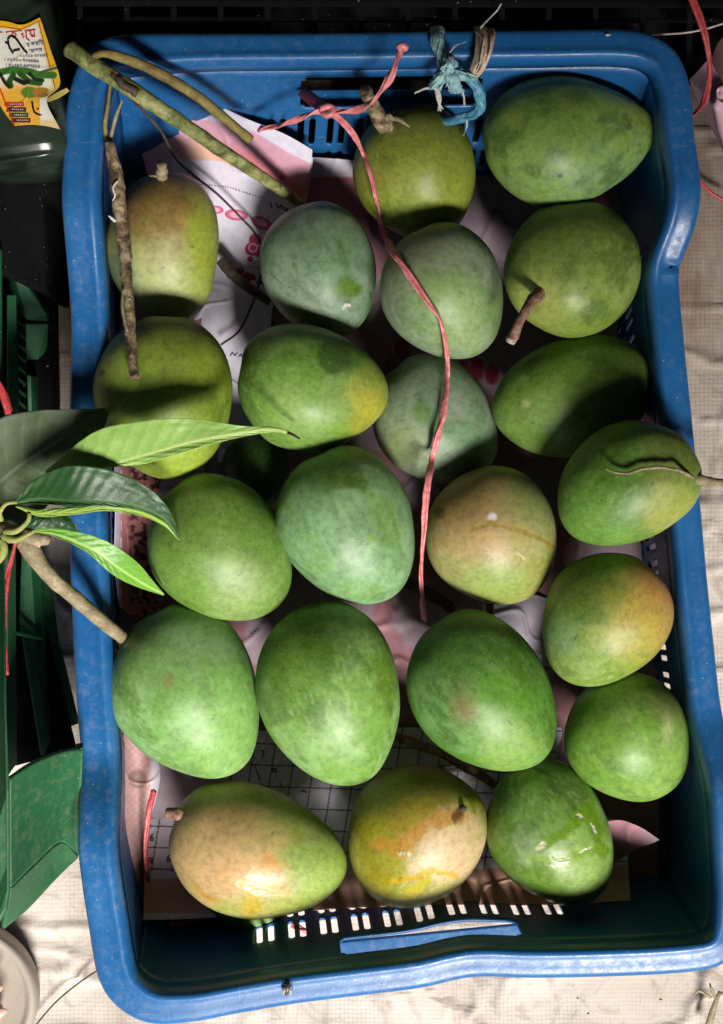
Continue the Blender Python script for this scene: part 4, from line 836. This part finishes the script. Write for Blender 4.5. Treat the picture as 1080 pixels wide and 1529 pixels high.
def leaflet(name, label, a, b, w, mat, cat='straw'):
    o = tube(name, [W(*a), (W(*a)+W(*b))/2+[0, 0, .001], W(*b)], [w*.3, w, w*.2], mat, n=16, seg=8, flat=.3); return tag(o, label, cat)
leaflet('dry_chip', 'small dry chip stuck on the lower right inside wall', (1036,1354,.110), (1055,1337,.112), .0018, FIBW, 'chip')
dg = empty('dry_grass', W(1050,1529,.01)); tag(dg, 'dry grass stalk lying on the sack at the lower right', 'straw')
for pts, r in (([(1056,1540,.006),(1066,1505,.010),(1075,1480,.010)], .0030), ([(1062,1490,.008),(1045,1480,.012),(1036,1487,.010)], .0012), ([(1068,1490,.010),(1062,1475,.012),(1060,1468,.010)], .0014), ([(1072,1486,.008),(1090,1478,.010)], .0014)):
    tube('stalk', Wz(pts), [r, r*.8, r*.4], BARK_TAN, dg, n=16, seg=8, flat=.5)
o = tube('dark_thread', Wz([(42,1545,.004),(80,1500,.003),(115,1470,.003),(150,1446,.003)]), .0006, BARK_DARK, n=60, seg=6); tag(o, 'thin dark thread on the sack by the lower left corner', 'thread')
for k, (x, y, l) in enumerate([(864,1490,3),(985,1492,4),(880,1512,4)]):
    a_ = random.uniform(0, 3); o = tube('crumb', Wz([(x, y, .002), (x+l*math.cos(a_), y+l*math.sin(a_), .002)]), [.0007, .0004], BARK_DARK, n=5, seg=6)
    tag(o, ['tiny dark crumb on the sack, closest to the crate edge and leftmost', 'tiny dark crumb on the sack nearest the dry grass stalk', 'tiny dark crumb on the sack, lowest of the three'][k], 'crumb', 'bark crumbs on the sack')

# ------------------------------------------------------------------ things round the crate
# green crate at the left edge
gc = empty('green_crate', W(-60,1100,0)); tag(gc, 'green plastic crate cut off by the left edge of the picture', 'crate')
def plate(name, pts, th, mat, parent, down=(0, 0, -1), bv=.0008, smooth=False):
    P = np.array(Wz(pts)); nrm = np.cross(P[1]-P[0], P[-1]-P[0]); nrm /= np.linalg.norm(nrm); 
    if nrm[2] > 0: nrm = -nrm
    V, F = prism(P, 0, nrm*th); o = mesh_obj(name, V, F, mat, parent, smooth=False)
    bm = bmesh.new(); bm.from_mesh(o.data); bmesh.ops.recalc_face_normals(bm, faces=bm.faces); bm.to_mesh(o.data); bm.free()
    bevel(o, bv); return o
plate('rim', [(-40,370,.10),(2,370,.10),(3,700,.13),(6,1010,.205),(13,1180,.215),(14,1330,.215),(10,1358,.215),(-4,1382,.215),(-60,1400,.215)], .004, GREEN, gc, bv=.0015)
# corner: broad lit face below the rim, then the darker return down to the ground
sheet('corner_panel', [[(13,1162,.196),(45,1141,.184),(85,1124,.166),(122,1117,.150)],[(13,1215,.192),(48,1190,.172),(88,1170,.152),(121,1164,.136)],[(13,1270,.188),(48,1235,.162),(88,1208,.138),(120,1218,.118)],[(14,1324,.184),(50,1288,.152),(88,1256,.124),(118,1277,.104)]], 40, 40, lambda px, py: np.ones(px.shape+(3,)), None, .0003, 61, mat=GREEN, thick=.003, parent=gc, lift=False)
sheet('corner_foot', [[(14,1325,.183),(50,1290,.150),(90,1257,.121),(117,1278,.102)],[(10,1350,.168),(46,1318,.140),(80,1290,.115),(112,1281,.099)],[(4,1385,.152),(40,1355,.132),(78,1315,.112),(110,1283,.098)]], 40, 24, lambda px, py: np.ones(px.shape+(3,)), None, .0003, 63, mat=GREEN, thick=.003, parent=gc, lift=False)
plate('corner_edge', [(112,1119,.152),(124,1117,.152),(120,1278,.106),(110,1272,.110)], .006, GREEN, gc)
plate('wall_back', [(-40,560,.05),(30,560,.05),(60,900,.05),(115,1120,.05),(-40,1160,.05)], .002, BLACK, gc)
for k, pp in enumerate([[(12,820,.12),(24,820,.10),(26,1140,.10),(12,1160,.12)],
                        [(40,760,.07),(62,770,.05),(76,1106,.05),(66,1128,.07),(34,930,.07)],
                        [(56,830,.05),(76,850,.04),(104,1085,.04),(82,1095,.05)],
                        [(14,940,.10),(64,950,.075),(66,956,.075),(14,946,.10)],
                        [(84,960,.035),(92,965,.03),(120,1080,.03),(106,1085,.035)]]):
    plate('fin', pp, .003, GREEN, gc)
plate('bracket', [(14,392,.075),(22,398,.075),(72,470,.05),(70,480,.05),(40,478,.05),(14,430,.07)], .004, GREEN, gc)
plate('bracket', [(38,484,.046),(72,484,.046),(70,520,.03),(52,560,.02),(40,560,.02)], .004, GREEN, gc)
plate('fin', [(10,440,.09),(24,440,.09),(28,640,.09),(12,700,.09)], .003, GREEN, gc)
L = []
for k in range(11):
    y = 460+k*17; P = np.array(Wz([(26,y,.06),(38,y+10,.05),(38,y+15,.05),(26,y+5,.06)])); L.append(prism(P, 0, [0, 0, -.003]))
V, F = join_data(L); o = mesh_obj('vent_bar', V, F, GREEN, gc, smooth=False)
plate('wall_lower', [(40,560,.06),(52,562,.02),(56,640,.02),(44,700,.03)], .003, GREEN, gc)

# black crate behind the top rim, with a square lattice
bc = empty('black_crate', W(560,0,0)); tag(bc, 'black plastic lattice crate standing behind the top rim', 'crate')
z1 = .17
plate('rim', [(110,-60,z1),(1130,-60,z1),(1130,9,z1),(110,6,z1)], .006, BLACK, bc, bv=.002)
plate('back', [(60,-60,.06),(1200,-60,.06),(1200,120,.02),(60,120,.02)], .003, BLACK, bc)
for k in range(15):
    x = 115+k*70; plate('post', [(x,4,z1-.004),(x+9,4,z1-.004),(x+9,90,.03),(x,90,.03)], .004, BLACK, bc)
plate('crossbar', [(110,24,.14),(1130,26,.14),(1130,32,.14),(110,30,.14)], .004, BLACK, bc)
plate('crossbar', [(900,118,.07),(1060,118,.07),(1060,125,.07),(900,125,.07)], .004, BLACK, bc)

# dark box at the left, under the bottle
db = empty('dark_box', W(20,350,0)); tag(db, 'nearly black plastic box in the shade below the bottle', 'box')
plate('lid', [(-60,150,.10),(112,150,.10),(104,282,.09),(64,290,.09),(72,440,.08),(-60,380,.10)], .075, BLACK, db, bv=.003)
plate('lid', [(-60,380,.028),(76,380,.028),(80,620,.028),(-60,620,.028)], .026, BLACK, db, bv=.003)  # black slab also stands in for the deep shade along the left

# bottle with a printed label, top left
bo = empty('bottle', W(20,100,.1)); tag(bo, 'greenish plastic bottle with a torn yellow label, top left', 'bottle')
m, t, b = new_mat('bottle_plastic'); v = coord(t); n1 = tex_noise(t, 30, 3, .5, v, .4); r = ramp(t, n1.outputs[0], [(.35, (.008,.014,.009)), (.6, (.03,.045,.03)), (.75, (.10,.12,.08))]); t.links.new(r.outputs[0], b.inputs['Base Color']); b.inputs['Roughness'].default_value = .22; b.inputs['Specular IOR Level'].default_value = .3
BOT = m
a0 = W(-10,-90,.150); a1 = W(38,245,.150)
a0[2] = .128; a1[2] = .128
ax = (a1-a0); ln = np.linalg.norm(ax); ax /= ln; sd = np.cross(ax, [0, 0, 1.0]); sd /= np.linalg.norm(sd); 
def label_z(px, py):
    # height of the bottle's upper skin at a photo position
    return .166
st_ = []; ts = np.linspace(0, 1, 60)
for tt in ts:
    cpt = a0+ax*ln*tt; hw = .0300*(1 if tt < .93 else math.sqrt(max(0, 1-((tt-.93)/.07)**2))*.25+.75); hh = .036*(1 if tt < .95 else .9)
    th = np.linspace(0, 2*math.pi, 48, endpoint=False); e = .45
    X = np.sign(np.cos(th))*np.abs(np.cos(th))**e*hw; Z = np.sign(np.sin(th))*np.abs(np.sin(th))**e*hh
    st_.append(cpt+X[:, None]*sd+Z[:, None]*np.array([0, 0, 1.0]))
st_ = np.stack(st_); Vb = st_.reshape(-1, 3); Fb = grid_faces(60, 48, True).tolist(); Fb.append(list(range(48))[::-1]); Fb.append([59*48+i for i in range(48)])
mesh_obj('body', Vb, Fb, BOT, bo)
LZ = .1655
def p_label(px, py):
    c = np.ones(px.shape+(3,))*lin((226,222,206)); Lx = np.interp(py, [25, 190], [62, 103]); Rl = Lx-px
    c = blend(c, 1-sst(Rl, 4, 12), lin((222,178,44))); c = blend(c, (np.abs(Rl-6) < .8)*1.0, lin((170,40,30)))
    e = np.interp(px, [-40, 32, 62], [30, 40, 26]); c = blend(c, 1-sst(py-e, 3, 9), lin((232,178,40))); c = blend(c, (np.abs(py-e-4) < .8)*(px < 64), lin((170,40,30)))
    c = blend(c, sst(py+px*.15, 118, 140)*(px < 60), lin((230,170,60))); c = blend(c, sst(py, 176, 182)*.6, lin((220,170,60)))
    c = blend(c, (1-sst(np.hypot((px-78)/24, (py-138)/10), .6, 1.2))*.5, lin((200,200,90)))
    for pl, w, cc in (([(0,108),(20,104),(40,106),(60,112),(80,112)], 6, (60,110,40)), ([(20,112),(14,122),(16,128)], 5, (40,80,34)), ([(30,110),(44,122),(60,124)], 5, (46,84,34)), ([(60,108),(75,104),(86,101)], 2.2, (70,84,50)), ([(44,110),(52,118),(64,120)], 3, (34,50,30)), ([(0,110),(8,124),(14,130)], 3, (40,40,24)), ([(24,118),(36,124),(42,122)], 4, (30,40,26))):
        c = blend(c, 1-sst(dist_poly(px, py, pl)/w, .7, 1.1), lin(cc))
    for ax_, ay, rx, ry, cc in ((44,138,13,9,(96,130,50)),(62,138,13,8,(170,120,50)),(84,138,14,4,(210,190,90))): c = blend(c, 1-sst(np.hypot((px-ax_)/rx, (py-ay)/ry), .85, 1.1), lin(cc))
    for k, cc in enumerate(((170,60,50),(60,34,60),(40,80,44),(90,34,50))):
        y0 = 152+k*8; x0 = 7+k*3.3; c = blend(c, (py > y0)*(py < y0+7)*(px > x0)*(px < x0+29), lin(cc)); c = blend(c, (np.abs(py-y0-3.5) < .8)*(px > x0+8)*(px < x0+26)*((px % 3) < 2)*.7, lin((230,210,200)))
    l2 = np.interp(py, [100, 190], [-14, 22]); c = blend(c, (np.abs(px-l2-1) < 1.2)*(py > 120), lin((190,50,30)))
    return c
net = [[(-40,26,LZ),(10,32,LZ),(33,37,LZ+.0004),(60,26,LZ)],[(-30,70,LZ),(20,74,LZ),(46,76,LZ),(75,72,LZ)],[(-15,120,LZ),(30,126,LZ),(62,128,LZ),(90,124,LZ)],[(2,160,LZ),(35,160,LZ),(55,152,LZ+.001),(70,150,LZ+.002)],[(22,188,LZ),(45,186,LZ),(68,188,LZ+.001),(90,193,LZ+.003)]]
sheet('label', net, 260, 300, p_label, None, 0.0003, 33, mat=LABEL, parent=bo, thick=.0002, lift=False)
# torn lower tab of the label
net = [[(68,149,LZ+.001),(85,138,LZ),(100,131,LZ)],[(72,152,LZ+.002),(88,146,LZ+.001),(104,136,LZ)]]
sheet('label_tab', net, 40, 16, lambda px, py: np.ones(px.shape+(3,))*lin((216,190,110)), None, .0003, 35, mat=LABEL, parent=bo, lift=False)
def text_on(body, x, y, size_px, rot, mat, parent, name='lettering', z_=LZ+.0006, sx=1.0):
    cu = bpy.data.curves.new('t', 'FONT'); cu.body = body; cu.size = 1.0; cu.resolution_u = 3; cu.offset = 0.012
    ob = bpy.data.objects.new('t', cu); COL.objects.link(ob); dg_ = bpy.context.evaluated_depsgraph_get(); dg_.update()
    me = bpy.data.meshes.new_from_object(ob.evaluated_get(dg_)); bpy.data.objects.remove(ob)
    if not len(me.vertices): return None
    co = np.empty(len(me.vertices)*3); me.vertices.foreach_get('co', co); co = co.reshape(-1, 3)
    w = co[:, 0].max() or 1; r_ = math.radians(rot); X = co[:, 0]*size_px*sx; Y = co[:, 1]*size_px
    px = x+X*math.cos(r_)+Y*math.sin(r_); py = y+X*math.sin(r_)-Y*math.cos(r_)
    s = (HC-z_)*K; P = np.stack([(px-540)*s, -(py-764.5)*s, np.full(len(px), z_)], 1); me.vertices.foreach_set('co', P.ravel()); me.update()
    me.materials.clear(); me.materials.append(mat); o = bpy.data.objects.new(name, me); COL.objects.link(o); o.parent = parent; o.matrix_parent_inverse = parent.matrix_world.inverted(); return o
RED_INK = flat('red_print', (.45,.02,.03), .35); BLU_INK = flat('violet_print', (.08,.04,.16), .35); BLK_INK = flat('black_marker', (.008,.008,.010), .3)
text_on('\u09be \u09ab\u09be\u09b0\u09cd\u09ae', 0, 60, 19, -5, RED_INK, bo)
text_on('\u09ae \u0995\u09b0\u09bf\u09ae', 40, 70, 8, -9, BLU_INK, bo)
text_on('\u09be\u0995\u09b6\u09a8', 44, 80, 8.5, -7, BLU_INK, bo)
text_on('\u09e6\u09e7\u09ed\u09e7\u09e7-\u09e8\u09e6\u09e7\u09eb\u09e9', 30, 86, 6.6, -2, BLU_INK, bo)
text_on('\u0964 \u09e6\u09e7\u09ed\u09ea\u09e8-\u09ed\u09e6\u09ec\u09ef\u09ef\u09ef', 6, 91, 7, 3, BLU_INK, bo)
text_on('\u0964 \u09e6\u09e7\u09ed\u09ef\u09ed-\u09ef\u09e6\u09ed\u09eb\u09e8\u09e8', 8, 99, 7, 3, BLU_INK, bo)
for pl in ([(12,58,LZ+.001),(17,54,LZ+.001),(24,58,LZ+.001),(34,72,LZ+.001),(41,80,LZ+.001)], [(12,58,LZ+.001),(14,70,LZ+.001),(20,80,LZ+.001)], [(8,63,LZ+.001),(14,66,LZ+.001)], [(20,76,LZ+.001),(30,74,LZ+.001)], [(48,152,LZ+.001),(51,166,LZ+.001),(58,171,LZ+.001),(67,170,LZ+.001),(69,163,LZ+.001),(62,161,LZ+.001),(55,163,LZ+.001)]):
    tube('marker_stroke', Wz(pl), .0006, BLK_INK, bo, n=24, seg=6, flat=.3)

# pink paper heap top right
def p_pk(px, py): 
    c = np.ones(px.shape+(3,))*lin((214,176,190)); c = blend(c, sst(py-px*.2, -160, -130)*(1-sst(py, 78, 92)), lin((150,110,112))); return c
def lin_net(net, k=5):
    f = lambda A: np.stack([A[i]*(1-u)+A[i+1]*u for i in range(len(A)-1) for u in np.linspace(0, 1, k, endpoint=False)]+[A[-1]])
    return np.swapaxes(f(np.swapaxes(f(np.asarray(net, float)), 0, 1)), 0, 1)
net = lin_net([[(1080,68,.10),(1110,60,.10),(1150,60,.10)],[(1056,90,.09),(1090,108,.105),(1150,120,.10)],[(1029,119,.07),(1068,158,.098),(1150,180,.10)],[(1045,162,.06),(1075,200,.08),(1150,260,.09)],[(1084,232,.05),(1110,300,.06),(1150,360,.07)]])
sheet('pink_wrapping', net, 90, 110, p_pk, 'crumpled pale pink paper on the sack, upper right edge', 0.0035, 41, lift=False)
net = [[(1062,90,.12),(1075,60,.13),(1120,20,.13)],[(1072,110,.12),(1090,90,.13),(1130,60,.13)],[(1090,140,.12),(1110,120,.12),(1150,100,.12)]]
sheet('brown_card', net, 40, 40, lambda px, py: np.ones(px.shape+(3,))*lin((120,84,84)), 'dull brown card lying on the pink paper, upper right edge', 0.001, 43, cat='card', lift=False)
o = tube('grey_wire', Wz([(905,52,.155),(950,52,.14),(1010,50,.13),(1050,44,.13),(1095,30,.13)]), .0007, FIBW, n=60, seg=6); tag(o, 'thin grey thread behind the top right corner of the crate', 'thread')

# foot in a sandal, lower left corner
pe = empty('person', W(-90,1500,0)); tag(pe, 'person with only bare toes in a round beige sandal in view, bottom left corner', 'person')
SK = flat('skin', (.50,.27,.20), .45); SAN = plastic('beige_sole', (.36,.31,.25), (.42,.37,.31), dust=(.2,.16,.12), rough=.6, dust_amt=.5)
cx_, cy_ = -66, 1492; LR = []
for r_, z_ in ((0, .020), (96, .020), (100, .021), (104, .0235), (109, .024), (113, .022), (114, .016), (112, .004), (110, .002)):
    th = np.linspace(0, 2*math.pi, 120, endpoint=False); xs = cx_+r_*np.cos(th)*np.where(np.cos(th) < 0, 1.9, 1.06); ys = cy_+r_*np.sin(th)*1.0
    LR.append(np.stack([(xs-540)*S(.02), -(ys-764.5)*S(.02), np.full(120, z_)], 1))
mesh_obj('sandal', np.vstack(LR), grid_faces(len(LR), 120, True), SAN, pe)
def foot(parent):
    me = bpy.data.meshes.new('foot'); V = []; E = []; Rr = []
    def add(p, r, prev=None):
        V.append(tuple(p)); Rr.append(r); 
        if prev is not None: E.append((prev, len(V)-1))
        return len(V)-1
    heel = add(W(-420,1530,.06), .030); mid = add(W(-300,1520,.062), .032, heel); ank = add(W(-400,1530,.12), .034, mid); leg = add(W(-420,1540,.22), .036, ank)
    ball = add(W(-170,1505,.044), .026, mid)
    toes = [(1478,4,.0105,-120), (1513,10,.0092,-120), (1542,2,.0085,-125), (1566,-14,.008,-130), (1588,-36,.0075,-140)]
    for (y, x, r, bx) in toes:
        a = add(W(bx, 1505+(y-1505)*.8, .040), .013, ball); b_ = add(W((bx+x)/2-8, y-1, .038), r*1.05, a); c_ = add(W(x-16, y, .032), r, b_); add(W(x-4, y, .030), r*.75, c_)
    me.from_pydata(V, E, []); o = bpy.data.objects.new('foot', me); COL.objects.link(o); me.materials.append(SK)
    sk = o.modifiers.new('skin', 'SKIN'); sk.use_smooth_shade = True
    for i, r in enumerate(Rr): me.skin_vertices[0].data[i].radius = (r, r*.85)
    me.skin_vertices[0].data[mid].use_root = True
    su = o.modifiers.new('sub', 'SUBSURF'); su.levels = 2; su.render_levels = 2
    o.parent = parent; o.matrix_parent_inverse = parent.matrix_world.inverted()
foot(pe)
NAIL = flat('toenail', (.62,.42,.35), .25)
for y, x in ((1478, 2), (1513, 8)):
    tube('toenail', Wz([(x-10,y,.0415),(x-4,y,.0405),(x-1,y,.0385)]), [.0035,.0040,.0030], NAIL, pe, n=8, seg=12, flat=.35)
